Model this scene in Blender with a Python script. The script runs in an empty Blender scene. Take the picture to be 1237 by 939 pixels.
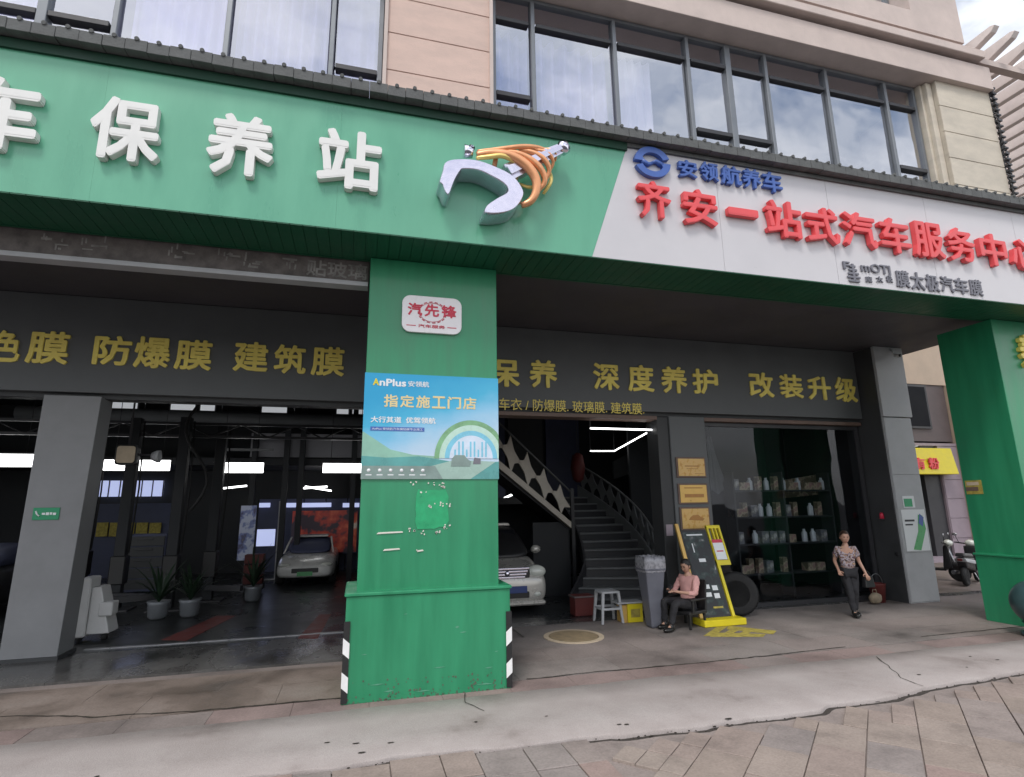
import bpy, bmesh, math, random
from mathutils import Vector, Matrix, noise
random.seed(7)
rad = math.radians
sc = bpy.context.scene
COL = sc.collection

# ------------------------------------------------------------------ camera
R = Matrix(((0.9652614920, -0.0413491175, -0.2579932219),
            (-0.2609405966, -0.2032900040, -0.9437071470),
            (-0.0134259854, 0.9782450740, -0.2070176760)))
EYE = Vector((0, 0, 2.1))
FPX, CX, CY = 670.734, 618.5, 469.5
cam_d = bpy.data.cameras.new('camera')
cam = bpy.data.objects.new('camera', cam_d)
COL.objects.link(cam)
cam.matrix_world = Matrix.Translation(EYE) @ R.to_4x4()
cam_d.sensor_width = 36.0
cam_d.lens = FPX / 1237 * 36.0
cam_d.clip_start = 0.05
cam_d.clip_end = 2000
sc.camera = cam

# ------------------------------------------------------------------ world, sun, exposure
SUN_EL, SUN_AZ = 58, math.atan2(-0.45, -0.75)
w = bpy.data.worlds.new('World'); sc.world = w; w.use_nodes = True
nt = w.node_tree; nt.nodes.clear()
def wn(t, **k):
    n = nt.nodes.new(t)
    for a, b in k.items(): setattr(n, a, b)
    return n
sky = wn('ShaderNodeTexSky', sky_type='NISHITA', sun_disc=False, sun_elevation=rad(SUN_EL), sun_rotation=SUN_AZ, air_density=1.2, dust_density=1.5)
tc = wn('ShaderNodeTexCoord')
mp = wn('ShaderNodeMapping'); mp.inputs['Scale'].default_value = (1.0, 1.0, 1.9)
nz = wn('ShaderNodeTexNoise'); nz.inputs['Scale'].default_value = 2.3; nz.inputs['Detail'].default_value = 7; nz.inputs['Roughness'].default_value = .55
rp = wn('ShaderNodeValToRGB'); rp.color_ramp.elements[0].position = .36; rp.color_ramp.elements[1].position = .56
nz2 = wn('ShaderNodeTexNoise'); nz2.inputs['Scale'].default_value = 1.4; nz2.inputs['Detail'].default_value = 5
rp2 = wn('ShaderNodeValToRGB')
rp2.color_ramp.elements[0].color = (7.8, 8.1, 8.8, 1); rp2.color_ramp.elements[0].position = .35
rp2.color_ramp.elements[1].color = (12.0, 11.9, 11.8, 1); rp2.color_ramp.elements[1].position = .62
mx = wn('ShaderNodeMix', data_type='RGBA')
bg = wn('ShaderNodeBackground'); bg.inputs['Strength'].default_value = 0.1
ow = wn('ShaderNodeOutputWorld')
L = nt.links.new
L(tc.outputs['Generated'], mp.inputs['Vector']); L(mp.outputs[0], nz.inputs['Vector']); L(mp.outputs[0], nz2.inputs['Vector'])
L(nz.outputs[0], rp.inputs[0]); L(nz2.outputs[0], rp2.inputs[0])
L(rp.outputs[0], mx.inputs[0]); L(sky.outputs[0], mx.inputs[6]); L(rp2.outputs[0], mx.inputs[7])
L(mx.outputs[2], bg.inputs['Color']); L(bg.outputs[0], ow.inputs['Surface'])

sd = bpy.data.lights.new('sun', 'SUN'); sd.energy = 1.2; sd.angle = rad(14); sd.color = (1, .96, .91)
so = bpy.data.objects.new('sun', sd); COL.objects.link(so)
sdir = Vector((math.sin(SUN_AZ) * math.cos(rad(SUN_EL)), math.cos(SUN_AZ) * math.cos(rad(SUN_EL)), math.sin(rad(SUN_EL))))
so.rotation_euler = sdir.to_track_quat('Z', 'Y').to_euler()
so.location = (0, -5, 20)

sc.view_settings.view_transform = 'Standard'; sc.view_settings.look = 'None'
sc.view_settings.exposure = 0.55; sc.view_settings.gamma = 1.0

# ------------------------------------------------------------------ helpers
def at(px, py, Y=None, Z=None, X=None):
    r = R @ Vector((px - CX, CY - py, -FPX))
    if Y is not None: t = Y / r.y
    elif Z is not None: t = (Z - EYE.z) / r.z
    else: t = X / r.x
    return EYE + r * t

MATS = {}
def M(name, rgb, rough=.6, metal=0., nscale=6., namt=.12, bump=0., bscale=None, coat=0., spec=.5, stretch=None, emit=0, rvar=0.0):
    """procedural painted / plain surface: base colour broken up by two noises, roughness variation, fine bump"""
    m = bpy.data.materials.new(name); m.use_nodes = True
    t = m.node_tree; b = t.nodes['Principled BSDF']
    b.inputs['Roughness'].default_value = rough; b.inputs['Metallic'].default_value = metal
    b.inputs['Specular IOR Level'].default_value = spec
    b.inputs['Coat Weight'].default_value = coat; b.inputs['Coat Roughness'].default_value = .12
    c = tuple(rgb) + (1,)
    b.inputs['Base Color'].default_value = c
    if emit:
        b.inputs['Emission Color'].default_value = c; b.inputs['Emission Strength'].default_value = emit
    g = t.nodes.new('ShaderNodeNewGeometry')
    src = g.outputs['Position']
    if stretch:
        mpn = t.nodes.new('ShaderNodeMapping'); mpn.inputs['Scale'].default_value = stretch
        t.links.new(src, mpn.inputs[0]); src = mpn.outputs[0]
    if namt:
        n1 = t.nodes.new('ShaderNodeTexNoise'); n1.inputs['Scale'].default_value = nscale; n1.inputs['Detail'].default_value = 6
        n1.inputs['Roughness'].default_value = .62
        t.links.new(src, n1.inputs['Vector'])
        r = t.nodes.new('ShaderNodeValToRGB')
        r.color_ramp.elements[0].position = .3; r.color_ramp.elements[1].position = .7
        lo = 1 - namt; hi = 1 + namt * .7
        r.color_ramp.elements[0].color = (rgb[0] * lo, rgb[1] * lo, rgb[2] * lo, 1)
        r.color_ramp.elements[1].color = (min(1, rgb[0] * hi), min(1, rgb[1] * hi), min(1, rgb[2] * hi), 1)
        t.links.new(n1.outputs[0], r.inputs[0]); t.links.new(r.outputs[0], b.inputs['Base Color'])
        rv = rvar or .12
        mr = t.nodes.new('ShaderNodeMapRange'); mr.inputs['From Min'].default_value = .3; mr.inputs['From Max'].default_value = .7
        mr.inputs['To Min'].default_value = max(.03, rough - rv); mr.inputs['To Max'].default_value = min(1, rough + rv)
        t.links.new(n1.outputs[0], mr.inputs[0]); t.links.new(mr.outputs[0], b.inputs['Roughness'])
    if bump:
        n2 = t.nodes.new('ShaderNodeTexNoise'); n2.inputs['Scale'].default_value = bscale or nscale * 8; n2.inputs['Detail'].default_value = 4
        t.links.new(src, n2.inputs['Vector'])
        bp = t.nodes.new('ShaderNodeBump'); bp.inputs['Strength'].default_value = bump; bp.inputs['Distance'].default_value = .02
        t.links.new(n2.outputs[0], bp.inputs['Height']); t.links.new(bp.outputs[0], b.inputs['Normal'])
    MATS[name] = m
    return m

def ramp_mat(name, stops, scale=3., rough=.8, bump=.2, bscale=40., detail=8, stretch=None, rough2=None, extra=None):
    """colour chosen by a noise through several stops: stained floors, stone, dirt"""
    m = bpy.data.materials.new(name); m.use_nodes = True
    t = m.node_tree; b = t.nodes['Principled BSDF']; b.inputs['Roughness'].default_value = rough
    g = t.nodes.new('ShaderNodeNewGeometry'); src = g.outputs['Position']
    if stretch:
        mpn = t.nodes.new('ShaderNodeMapping'); mpn.inputs['Scale'].default_value = stretch
        t.links.new(src, mpn.inputs[0]); src = mpn.outputs[0]
    n1 = t.nodes.new('ShaderNodeTexNoise'); n1.inputs['Scale'].default_value = scale; n1.inputs['Detail'].default_value = detail; n1.inputs['Roughness'].default_value = .6
    t.links.new(src, n1.inputs['Vector'])
    r = t.nodes.new('ShaderNodeValToRGB'); cr = r.color_ramp
    while len(cr.elements) < len(stops): cr.elements.new(.5)
    for e, (p, c) in zip(cr.elements, stops): e.position = p; e.color = tuple(c) + (1,)
    t.links.new(n1.outputs[0], r.inputs[0])
    out = r.outputs[0]
    n3 = t.nodes.new('ShaderNodeTexNoise'); n3.inputs['Scale'].default_value = bscale; n3.inputs['Detail'].default_value = 5
    t.links.new(src, n3.inputs['Vector'])
    mm = t.nodes.new('ShaderNodeMix'); mm.data_type = 'RGBA'; mm.blend_type = 'MULTIPLY'; mm.inputs[0].default_value = .55
    r3 = t.nodes.new('ShaderNodeValToRGB'); r3.color_ramp.elements[0].position = .25; r3.color_ramp.elements[0].color = (.6, .6, .6, 1); r3.color_ramp.elements[1].position = .65
    t.links.new(n3.outputs[0], r3.inputs[0]); t.links.new(out, mm.inputs[6]); t.links.new(r3.outputs[0], mm.inputs[7])
    t.links.new(mm.outputs[2], b.inputs['Base Color'])
    if rough2 is not None:
        mr = t.nodes.new('ShaderNodeMapRange'); mr.inputs['From Min'].default_value = .35; mr.inputs['From Max'].default_value = .65
        mr.inputs['To Min'].default_value = rough; mr.inputs['To Max'].default_value = rough2
        t.links.new(n1.outputs[0], mr.inputs[0]); t.links.new(mr.outputs[0], b.inputs['Roughness'])
    if bump:
        bp = t.nodes.new('ShaderNodeBump'); bp.inputs['Strength'].default_value = bump; bp.inputs['Distance'].default_value = .02
        t.links.new(n3.outputs[0], bp.inputs['Height']); t.links.new(bp.outputs[0], b.inputs['Normal'])
    MATS[name] = m
    return m

def glass_mat(name, tint, refl=.35, rough=.02):
    m = bpy.data.materials.new(name); m.use_nodes = True
    t = m.node_tree; t.nodes.clear()
    o = t.nodes.new('ShaderNodeOutputMaterial'); mxs = t.nodes.new('ShaderNodeMixShader')
    tr = t.nodes.new('ShaderNodeBsdfTransparent'); tr.inputs[0].default_value = tuple(tint) + (1,)
    gl = t.nodes.new('ShaderNodeBsdfGlossy'); gl.inputs['Roughness'].default_value = rough; gl.inputs[0].default_value = (.93, .95, 1, 1)
    lw = t.nodes.new('ShaderNodeFresnel'); lw.inputs[0].default_value = 1.45
    ad = t.nodes.new('ShaderNodeMath'); ad.operation = 'ADD'; ad.use_clamp = True; ad.inputs[1].default_value = refl
    gg = t.nodes.new('ShaderNodeNewGeometry'); n = t.nodes.new('ShaderNodeTexNoise'); n.inputs['Scale'].default_value = .9
    bp = t.nodes.new('ShaderNodeBump'); bp.inputs['Strength'].default_value = .06; bp.inputs['Distance'].default_value = .2
    t.links.new(gg.outputs['Position'], n.inputs['Vector']); t.links.new(n.outputs[0], bp.inputs['Height']); t.links.new(bp.outputs[0], gl.inputs['Normal'])
    # only the face turned to the viewer reflects (the back face would act as a total reflector)
    sb_ = t.nodes.new('ShaderNodeMath'); sb_.operation = 'SUBTRACT'; sb_.inputs[0].default_value = 1.0; t.links.new(gg.outputs['Backfacing'], sb_.inputs[1])
    mu = t.nodes.new('ShaderNodeMath'); mu.operation = 'MULTIPLY'; t.links.new(ad.outputs[0], mu.inputs[0]); t.links.new(sb_.outputs[0], mu.inputs[1])
    t.links.new(lw.outputs[0], ad.inputs[0]); t.links.new(mu.outputs[0], mxs.inputs[0])
    t.links.new(tr.outputs[0], mxs.inputs[1]); t.links.new(gl.outputs[0], mxs.inputs[2]); t.links.new(mxs.outputs[0], o.inputs[0])
    MATS[name] = m
    return m

ABS = {}
class MB:
    """collects geometry in world coordinates and links it as one mesh object"""
    def __init__(s): s.v = []; s.f = []; s.sm = []
    def add(s, vs, fs, smooth=False):
        o = len(s.v); s.v += [Vector(v) for v in vs]
        s.f += [tuple(i + o for i in f) for f in fs]; s.sm += [smooth] * len(fs); return s
    def box(s, x0, x1, y0, y1, z0, z1, T=None):
        vs = [Vector((x, y, z)) for z in (z0, z1) for y in (y0, y1) for x in (x0, x1)]
        if T: vs = [T @ v for v in vs]
        return s.add(vs, [(0, 2, 3, 1), (4, 5, 7, 6), (0, 1, 5, 4), (2, 6, 7, 3), (0, 4, 6, 2), (1, 3, 7, 5)])
    def hexa(s, b, t):
        """b, t: four corners each (same order)"""
        return s.add(list(b) + list(t), [(3, 2, 1, 0), (4, 5, 6, 7), (0, 1, 5, 4), (1, 2, 6, 5), (2, 3, 7, 6), (3, 0, 4, 7)])
    def tube(s, pts, r, n=8, cap=True, smooth=True):
        pts = [Vector(p) for p in pts]; rs = r if isinstance(r, (list, tuple)) else [r] * len(pts)
        vs = []; up0 = None
        for i, p in enumerate(pts):
            d = (pts[min(i + 1, len(pts) - 1)] - pts[max(i - 1, 0)]).normalized()
            a = d.orthogonal().normalized() if up0 is None else (up0 - d * up0.dot(d)).normalized()
            up0 = a; c = d.cross(a)
            for k in range(n):
                th = 2 * math.pi * k / n; vs.append(p + (a * math.cos(th) + c * math.sin(th)) * rs[i])
        fs = [(i * n + k, i * n + (k + 1) % n, (i + 1) * n + (k + 1) % n, (i + 1) * n + k) for i in range(len(pts) - 1) for k in range(n)]
        s.add(vs, fs, smooth)
        if cap:
            o = len(s.v) - len(vs)
            s.f += [tuple(o + k for k in reversed(range(n))), tuple(o + (len(pts) - 1) * n + k for k in range(n))]; s.sm += [False, False]
        return s
    def lathe(s, prof, c, axis='z', n=24, smooth=True):
        """prof: list of (radius, height); closed at ends when radius 0"""
        vs = []; c = Vector(c)
        for (r, h) in prof:
            for k in range(n):
                th = 2 * math.pi * k / n; a, b = r * math.cos(th), r * math.sin(th)
                vs.append(c + (Vector((a, b, h)) if axis == 'z' else Vector((h, a, b)) if axis == 'x' else Vector((a, -h, b))))
        fs = [(i * n + k, i * n + (k + 1) % n, (i + 1) * n + (k + 1) % n, (i + 1) * n + k) for i in range(len(prof) - 1) for k in range(n)]
        s.add(vs, fs, smooth)
        o = len(s.v) - len(vs)
        if prof[0][0] > 0: s.f.append(tuple(o + k for k in reversed(range(n)))); s.sm.append(False)
        if prof[-1][0] > 0: s.f.append(tuple(o + (len(prof) - 1) * n + k for k in range(n))); s.sm.append(False)
        return s
    def prism(s, poly, y0, y1):
        """poly in (x,z), counter-clockwise seen from -Y; extruded y0 (front) .. y1"""
        n = len(poly)
        vs = [(x, y0, z) for x, z in poly] + [(x, y1, z) for x, z in poly]
        fs = [tuple(range(n)), tuple(reversed(range(n, 2 * n)))] + [(i, i + n, (i + 1) % n + n, (i + 1) % n) for i in range(n)]
        return s.add(vs, fs)
    def sphere(s, c, r, n=16, m=10, sc3=(1, 1, 1), T=None):
        vs = []; fs = []; c = Vector(c)
        for i in range(m + 1):
            ph = math.pi * i / m
            for k in range(n):
                th = 2 * math.pi * k / n
                v = Vector((math.sin(ph) * math.cos(th) * r * sc3[0], math.sin(ph) * math.sin(th) * r * sc3[1], math.cos(ph) * r * sc3[2]))
                vs.append(c + (T @ v if T else v))
        for i in range(m):
            for k in range(n):
                fs.append((i * n + k, (i + 1) * n + k, (i + 1) * n + (k + 1) % n, i * n + (k + 1) % n))
        return s.add(vs, fs, True)
    def xf(s, T):
        s.v = [T @ v for v in s.v]; return s
    def build(s, name, mat, parent=None, bevel=0, merge=False, segs=2):
        lo = Vector([min(v[i] for v in s.v) for i in range(3)]); hi = Vector([max(v[i] for v in s.v) for i in range(3)])
        c = (lo + hi) / 2
        me = bpy.data.meshes.new(name); me.from_pydata([v - c for v in s.v], [], s.f)
        me.polygons.foreach_set('use_smooth', s.sm)
        bm = bmesh.new(); bm.from_mesh(me)
        if merge: bmesh.ops.remove_doubles(bm, verts=bm.verts, dist=1e-4)
        bmesh.ops.recalc_face_normals(bm, faces=bm.faces)
        if bevel:
            es = [e for e in bm.edges if len(e.link_faces) == 2 and e.calc_face_angle(0) > .5]
            bmesh.ops.bevel(bm, geom=es, offset=bevel, segments=segs, affect='EDGES', profile=.6, clamp_overlap=True)
        bm.to_mesh(me); bm.free()
        me.materials.append(MATS[mat] if isinstance(mat, str) else mat)
        return place(name, me, c, parent)

def place(name, me, c, parent=None):
    o = bpy.data.objects.new(name, me); COL.objects.link(o); c = Vector(c)
    ABS[o.name] = c
    if parent is not None: o.parent = parent; o.location = c - ABS[parent.name]
    else: o.location = c
    return o
def again(src, c, parent):
    o = src.copy(); COL.objects.link(o); c = Vector(c); ABS[o.name] = c
    o.parent = parent; o.location = c - (ABS[parent.name] if parent else Vector((0, 0, 0))); return o
def tag(o, label=None, cat=None, group=None, kind=None):
    if label: o['label'] = label
    if cat: o['category'] = cat
    if group: o['group'] = group
    if kind: o['kind'] = kind
    return o
def thing(name, label, cat, loc, group=None):
    o = bpy.data.objects.new(name, None); COL.objects.link(o); o.empty_display_size = .2
    o.location = loc; ABS[o.name] = Vector(loc); return tag(o, label, cat, group)
def struct(o): o['kind'] = 'structure'; return o
def box(name, x0, x1, y0, y1, z0, z1, mat, parent=None, bevel=0.004):
    return MB().box(x0, x1, y0, y1, z0, z1).build(name, mat, parent, bevel=bevel, segs=1)
def copy_tree(root, delta):
    """a copy of a thing with copies of its parts and sub-parts, moved by delta"""
    r = root.copy(); COL.objects.link(r); r.location = root.location + Vector(delta); ABS[r.name] = ABS[root.name] + Vector(delta)
    for ch in list(root.children):
        c = ch.copy(); COL.objects.link(c); c.parent = r
        for g in list(ch.children):
            d = g.copy(); COL.objects.link(d); d.parent = c
    return r

GL = {}
def glyph_mesh(body, bold=.02, extrude=.1):
    k = (body, bold, extrude)
    if k in GL: return GL[k]
    cu = bpy.data.curves.new('t', 'FONT'); cu.body = body; cu.size = 1; cu.extrude = extrude; cu.resolution_u = 2
    ob = bpy.data.objects.new('t', cu); COL.objects.link(ob)
    dg = bpy.context.evaluated_depsgraph_get()
    me = bpy.data.meshes.new_from_object(ob.evaluated_get(dg))
    vs = [v.co.copy() for v in me.vertices]; fs = [tuple(p.vertices) for p in me.polygons]
    bpy.data.objects.remove(ob); bpy.data.curves.remove(cu); bpy.data.meshes.remove(me)
    lo = [min(v[i] for v in vs) for i in range(3)]; hi = [max(v[i] for v in vs) for i in range(3)]
    GL[k] = (vs, fs, lo, hi); return GL[k]
def text(body, x0, x1, z0, z1, yf, depth, mat, parent, name='character', bold=.02, face='y', plane=None):
    """lettering fitted to a rectangle; front face at y = yf, facing -Y (face='x': facing -X at x = yf, x0..x1 run along -Y)"""
    vs, fs, lo, hi = glyph_mesh(body, 0)
    if bold > .015:        # heavier strokes: the glyph struck several times, each strike a hair further back
        shifts = [(0, 0)] + [(math.cos(a_ * math.pi / 4) * bold * .8, math.sin(a_ * math.pi / 4) * bold * .8) for a_ in range(8)]
        n0 = len(vs); v0, f0 = vs, fs; vs, fs = [], []
        for k_, (dx, dy) in enumerate(shifts):
            fs += [tuple(i + n0 * k_ for i in f) for f in f0]
            for v in v0:
                b_ = k_ * .006 * (hi[2] - lo[2]) * (.05 / max(.01, depth)) if v.z > 0 else 0
                vs.append(Vector((v.x + dx, v.y + dy, v.z - b_)))
        q_ = bold * .8; lo = [lo[0] - q_, lo[1] - q_, lo[2]]; hi = [hi[0] + q_, hi[1] + q_, hi[2]]
    out = []
    for v in vs:
        u = (v.x - lo[0]) / max(1e-6, hi[0] - lo[0]); q = (v.y - lo[1]) / max(1e-6, hi[1] - lo[1]); d = (hi[2] - v.z) / (hi[2] - lo[2]) * depth
        if plane: out.append(plane(x0 + (x1 - x0) * u, z0 + (z1 - z0) * q, d))
        elif face == 'y': out.append(Vector((x0 + (x1 - x0) * u, yf + d, z0 + (z1 - z0) * q)))
        else: out.append(Vector((yf + d, x0 + (x1 - x0) * u, z0 + (z1 - z0) * q)))
    mb = MB(); mb.v = out; mb.f = fs; mb.sm = [False] * len(fs)
    return mb.build(name, mat, parent)
def pxtext(body, xl, xr, yt, yb, Y, depth, mat, parent, name='character', bold=.02):
    xc, yc = (xl + xr) / 2, (yt + yb) / 2
    return text(body, at(xl, yc, Y=Y).x, at(xr, yc, Y=Y).x, at(xc, yb, Y=Y).z, at(xc, yt, Y=Y).z, Y, depth, mat, parent, name, bold)

# ------------------------------------------------------------------ materials
M('green_panel', (.115, .40, .255), rough=.34, nscale=1.6, namt=.11, bump=.05, bscale=1.2, coat=.35, stretch=(1.3, 1, .3))
M('green_pillar', (.022, .245, .115), rough=.40, nscale=1.6, namt=.17, bump=.05, bscale=1.2, coat=.2, stretch=(3.2, 3.2, .35))
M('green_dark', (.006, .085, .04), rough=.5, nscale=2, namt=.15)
M('white_panel', (.60, .585, .61), rough=.38, nscale=.9, namt=.05, bump=.04, bscale=1.3, coat=.2)
M('black_glass', (.012, .013, .016), rough=.5, nscale=1, namt=.1, spec=.08)
M('trim_green_shaded', (.004, .04, .022), rough=.6, nscale=2, namt=.2)  # dark green strip with the eave's shadow deepened into its colour
M('letter_white', (.78, .78, .76), rough=.45, nscale=3, namt=.05)
M('letter_red', (.80, .09, .10), rough=.42, nscale=3, namt=.08)
M('letter_blue', (.06, .13, .42), rough=.4, nscale=5, namt=.08)
M('letter_grey', (.17, .17, .20), rough=.5, nscale=5, namt=.1)
M('letter_yellow', (.95, .76, .18), rough=.5, nscale=4, namt=.15)
M('letter_ghost', (.30, .29, .28), rough=.8, nscale=9, namt=.4)
M('tile_grey', (.12, .125, .125), rough=.85, nscale=5, namt=.3, bump=.3)
M('wall_grey', (.115, .122, .128), rough=.62, nscale=1.3, namt=.14, bump=.06, bscale=3)
M('wall_dark', (.045, .047, .05), rough=.6, nscale=2, namt=.2)
M('column_grey', (.22, .225, .235), rough=.5, nscale=1.6, namt=.13, bump=.07, bscale=3)
M('column_light', (.42, .43, .45), rough=.45, nscale=1.6, namt=.14, bump=.05, bscale=3)
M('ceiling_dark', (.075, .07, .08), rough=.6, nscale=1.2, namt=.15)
M('old_board', (.17, .15, .145), rough=.8, nscale=7, namt=.45, bump=.2)
M('stone_pink', (.64, .475, .41), rough=.75, nscale=2.2, namt=.12, bump=.15, bscale=30, stretch=(1, 1, 2.4))
M('stone_beige', (.60, .54, .45), rough=.75, nscale=2.0, namt=.14, bump=.15, bscale=30, stretch=(1, 1, 2.2))
M('stone_beam', (.60, .505, .465), rough=.8, nscale=1.6, namt=.13, bump=.15, bscale=25)
M('stone_brown', (.13, .105, .105), rough=.6, nscale=2.5, namt=.18)
M('stone_mauve', (.34, .28, .32), rough=.6, nscale=2.0, namt=.14)
M('frame_grey', (.20, .215, .235), rough=.42, metal=.3, nscale=4, namt=.08)
M('frame_brown', (.16, .105, .085), rough=.55, nscale=4, namt=.2)
M('frame_dark', (.04, .04, .045), rough=.45, nscale=4, namt=.1)
M('curtain_deep', (.44, .43, .62), rough=.9, nscale=3, namt=.2)
M('curtain', (.62, .61, .80), rough=.9, nscale=3, namt=.08)
M('curtain_pale', (.95, .93, .90), rough=.9, nscale=3, namt=.06)
M('room_wall', (.25, .25, .27), rough=.9, nscale=1, namt=.1)
M('black_plastic', (.018, .018, .02), rough=.42, nscale=8, namt=.2)
M('black_rubber', (.016, .016, .017), rough=.75, nscale=20, namt=.2, bump=.15)
M('white_plastic', (.62, .62, .62), rough=.4, nscale=4, namt=.06)
M('white_paint', (.72, .72, .70), rough=.3, nscale=3, namt=.05, coat=.6)
M('reflective_white', (.8, .8, .8), rough=.4, nscale=6, namt=.1)
M('chrome', (.72, .70, .80), rough=.16, metal=1, nscale=3, namt=.05, bump=.05, bscale=3)
M('gold_coil', (.84, .40, .20), rough=.38, metal=.4, nscale=3, namt=.2)
M('steel', (.4, .4, .42), rough=.35, metal=.9, nscale=6, namt=.1)
M('concrete_floor_metal', (.24, .24, .24), rough=.5, metal=.5, nscale=6, namt=.3)
M('yellow_paint', (.72, .60, .02), rough=.4, nscale=5, namt=.08)
M('manhole_tan', (.30, .23, .14), rough=.7, nscale=9, namt=.3, bump=.3)
M('yellow_worn', (.40, .33, .07), rough=.75, nscale=14, namt=.45)
M('gold_plate', (.66, .42, .12), rough=.36, metal=.25, nscale=4, namt=.12)
M('gold_print', (.42, .20, .05), rough=.5, nscale=10, namt=.1)
M('bin_grey', (.135, .14, .17), rough=.45, nscale=5, namt=.1)
M('bag_grey', (.30, .30, .33), rough=.3, nscale=16, namt=.35, bump=.5, bscale=18)
M('red_dull', (.13, .022, .02), rough=.6, nscale=5, namt=.25)
M('red_floor', (.20, .035, .03), rough=.45, nscale=5, namt=.3)
M('bag_tan', (.30, .24, .17), rough=.8, nscale=9, namt=.4, bump=.4)
M('cream', (.55, .45, .33), rough=.7, nscale=6, namt=.15)
M('skin', (.50, .29, .21), rough=.5, nscale=8, namt=.06)
M('skin_dark', (.34, .19, .135), rough=.5, nscale=8, namt=.06)
M('shirt_pink', (.66, .36, .34), rough=.85, nscale=9, namt=.12, bump=.3, bscale=20)
M('trouser_black', (.022, .022, .026), rough=.85, nscale=9, namt=.3, bump=.3, bscale=20)
M('shoe_black', (.012, .012, .012), rough=.35, nscale=9, namt=.2)
M('hair_black', (.012, .010, .010), rough=.5, nscale=20, namt=.3, bump=.4, bscale=60)
M('hair_brown', (.045, .022, .014), rough=.5, nscale=20, namt=.3, bump=.4, bscale=60)
M('eye_dark', (.01, .01, .01), rough=.2, namt=0)
M('lip', (.32, .10, .09), rough=.5, namt=0)
M('bollard_teal', (.035, .075, .08), rough=.38, nscale=5, namt=.25, coat=.2)
M('leaf', (.014, .034, .016), rough=.5, nscale=7, namt=.4)
M('led', (1, 1, 1), rough=.5, namt=0, emit=3.2)
M('led_dim', (.75, .78, .82), rough=.6, namt=0, emit=.3)
M('led_blue', (.55, .62, .95), rough=.6, nscale=6, namt=0, emit=.5)
M('poster_sky', (.10, .42, .70), rough=.3, nscale=2, namt=.1)
M('poster_white', (.75, .78, .80), rough=.35, namt=0)
M('poster_green', (.10, .42, .16), rough=.35, nscale=9, namt=.1)
M('sticker_green', (.02, .36, .15), rough=.35, nscale=7, namt=.2)
M('paper_flake', (.70, .68, .62), rough=.8, nscale=30, namt=.1)
M('sign_green', (.02, .28, .13), rough=.4, namt=.05)
M('badge_white', (.80, .78, .80), rough=.3, namt=.03, coat=.4)
M('print_red', (.60, .03, .07), rough=.4, namt=.05)
M('print_dark', (.05, .05, .06), rough=.6, namt=.1)
M('print_cream', (.75, .62, .32), rough=.4, namt=.05)
M('print_tyre', (.02, .025, .02), rough=.25, nscale=10, namt=.3, coat=.4)
M('stair_black', (.03, .03, .034), rough=.5, nscale=4, namt=.2)
M('stair_nose', (.13, .135, .14), rough=.45, nscale=6, namt=.15)
M('balustrade', (.50, .46, .40), rough=.6, nscale=4, namt=.12)
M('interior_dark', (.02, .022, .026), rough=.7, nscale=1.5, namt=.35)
M('interior_blue', (.06, .07, .13), rough=.6, nscale=1.2, namt=.3)
M('interior_green', (.012, .06, .05), rough=.5, nscale=1.2, namt=.2)
M('navy_plate', (.03, .06, .22), rough=.4, namt=.05)
M('lamp_glass', (.70, .72, .66), rough=.12, nscale=5, namt=.06, coat=.8)
M('orange_lamp', (.75, .25, .03), rough=.25, namt=.05)
M('slat_pink', (.86, .78, .75), rough=.75, nscale=3, namt=.1)
M('facade_tan', (.50, .40, .31), rough=.8, nscale=1.3, namt=.1, bump=.1)
M('asphalt', (.06, .06, .062), rough=.9, nscale=3, namt=.25, bump=.3, bscale=60)
M('van_silver', (.56, .54, .50), rough=.28, metal=.25, nscale=3, namt=.05, coat=.7)
M('car_red', (.25, .03, .03), rough=.3, nscale=3, namt=.1, coat=.6)
M('grout', (.05, .042, .036), rough=.95, nscale=14, namt=.35, bump=.3)
M('crack_dirt', (.035, .03, .022), rough=.95, nscale=20, namt=.5, bump=.4)
glass_mat('glass_tint', (.92, .92, .98), refl=.45)
glass_mat('glass_clear', (.80, .82, .84), refl=0)
glass_mat('glass_dark', (.10, .10, .11), refl=.04)
ramp_mat('pale_concrete', [(.28, (.26, .22, .205)), (.42, (.37, .325, .31)), (.58, (.415, .37, .355)), (.8, (.455, .415, .40))], scale=1.1, rough=.85, bump=.3, bscale=95, detail=10)
ramp_mat('forecourt', [(.28, (.13, .105, .09)), (.45, (.215, .175, .15)), (.6, (.27, .22, .20)), (.78, (.31, .27, .25))], scale=.9, rough=.55, rough2=.85, bump=.2, bscale=30)
ramp_mat('wet_floor', [(.3, (.05, .048, .048)), (.45, (.08, .077, .075)), (.6, (.12, .117, .113)), (.8, (.17, .16, .155))], scale=1.3, rough=.10, rough2=.4, bump=.08, bscale=25, stretch=(1, .6, 1))
ramp_mat('shop_floor', [(.3, (.025, .027, .03)), (.5, (.032, .035, .038)), (.75, (.045, .048, .05))], scale=.8, rough=.22, rough2=.4, bump=.02, bscale=25)
for k, c in enumerate([(.33, .245, .22), (.325, .26, .23), (.32, .26, .225), (.305, .255, .235), (.29, .25, .235), (.34, .28, .245)]):
    ramp_mat('paver_%d' % k, [(.3, [x * .72 for x in c]), (.5, c), (.75, [min(1, x * 1.18) for x in c])], scale=2.2, rough=.82, bump=.25, bscale=50)
ramp_mat('slab_damp', [(.3, (.075, .058, .045)), (.43, (.15, .118, .098)), (.56, (.23, .185, .16)), (.78, (.29, .25, .225))], scale=.9, rough=.3, rough2=.8, bump=.2, bscale=40)
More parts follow.
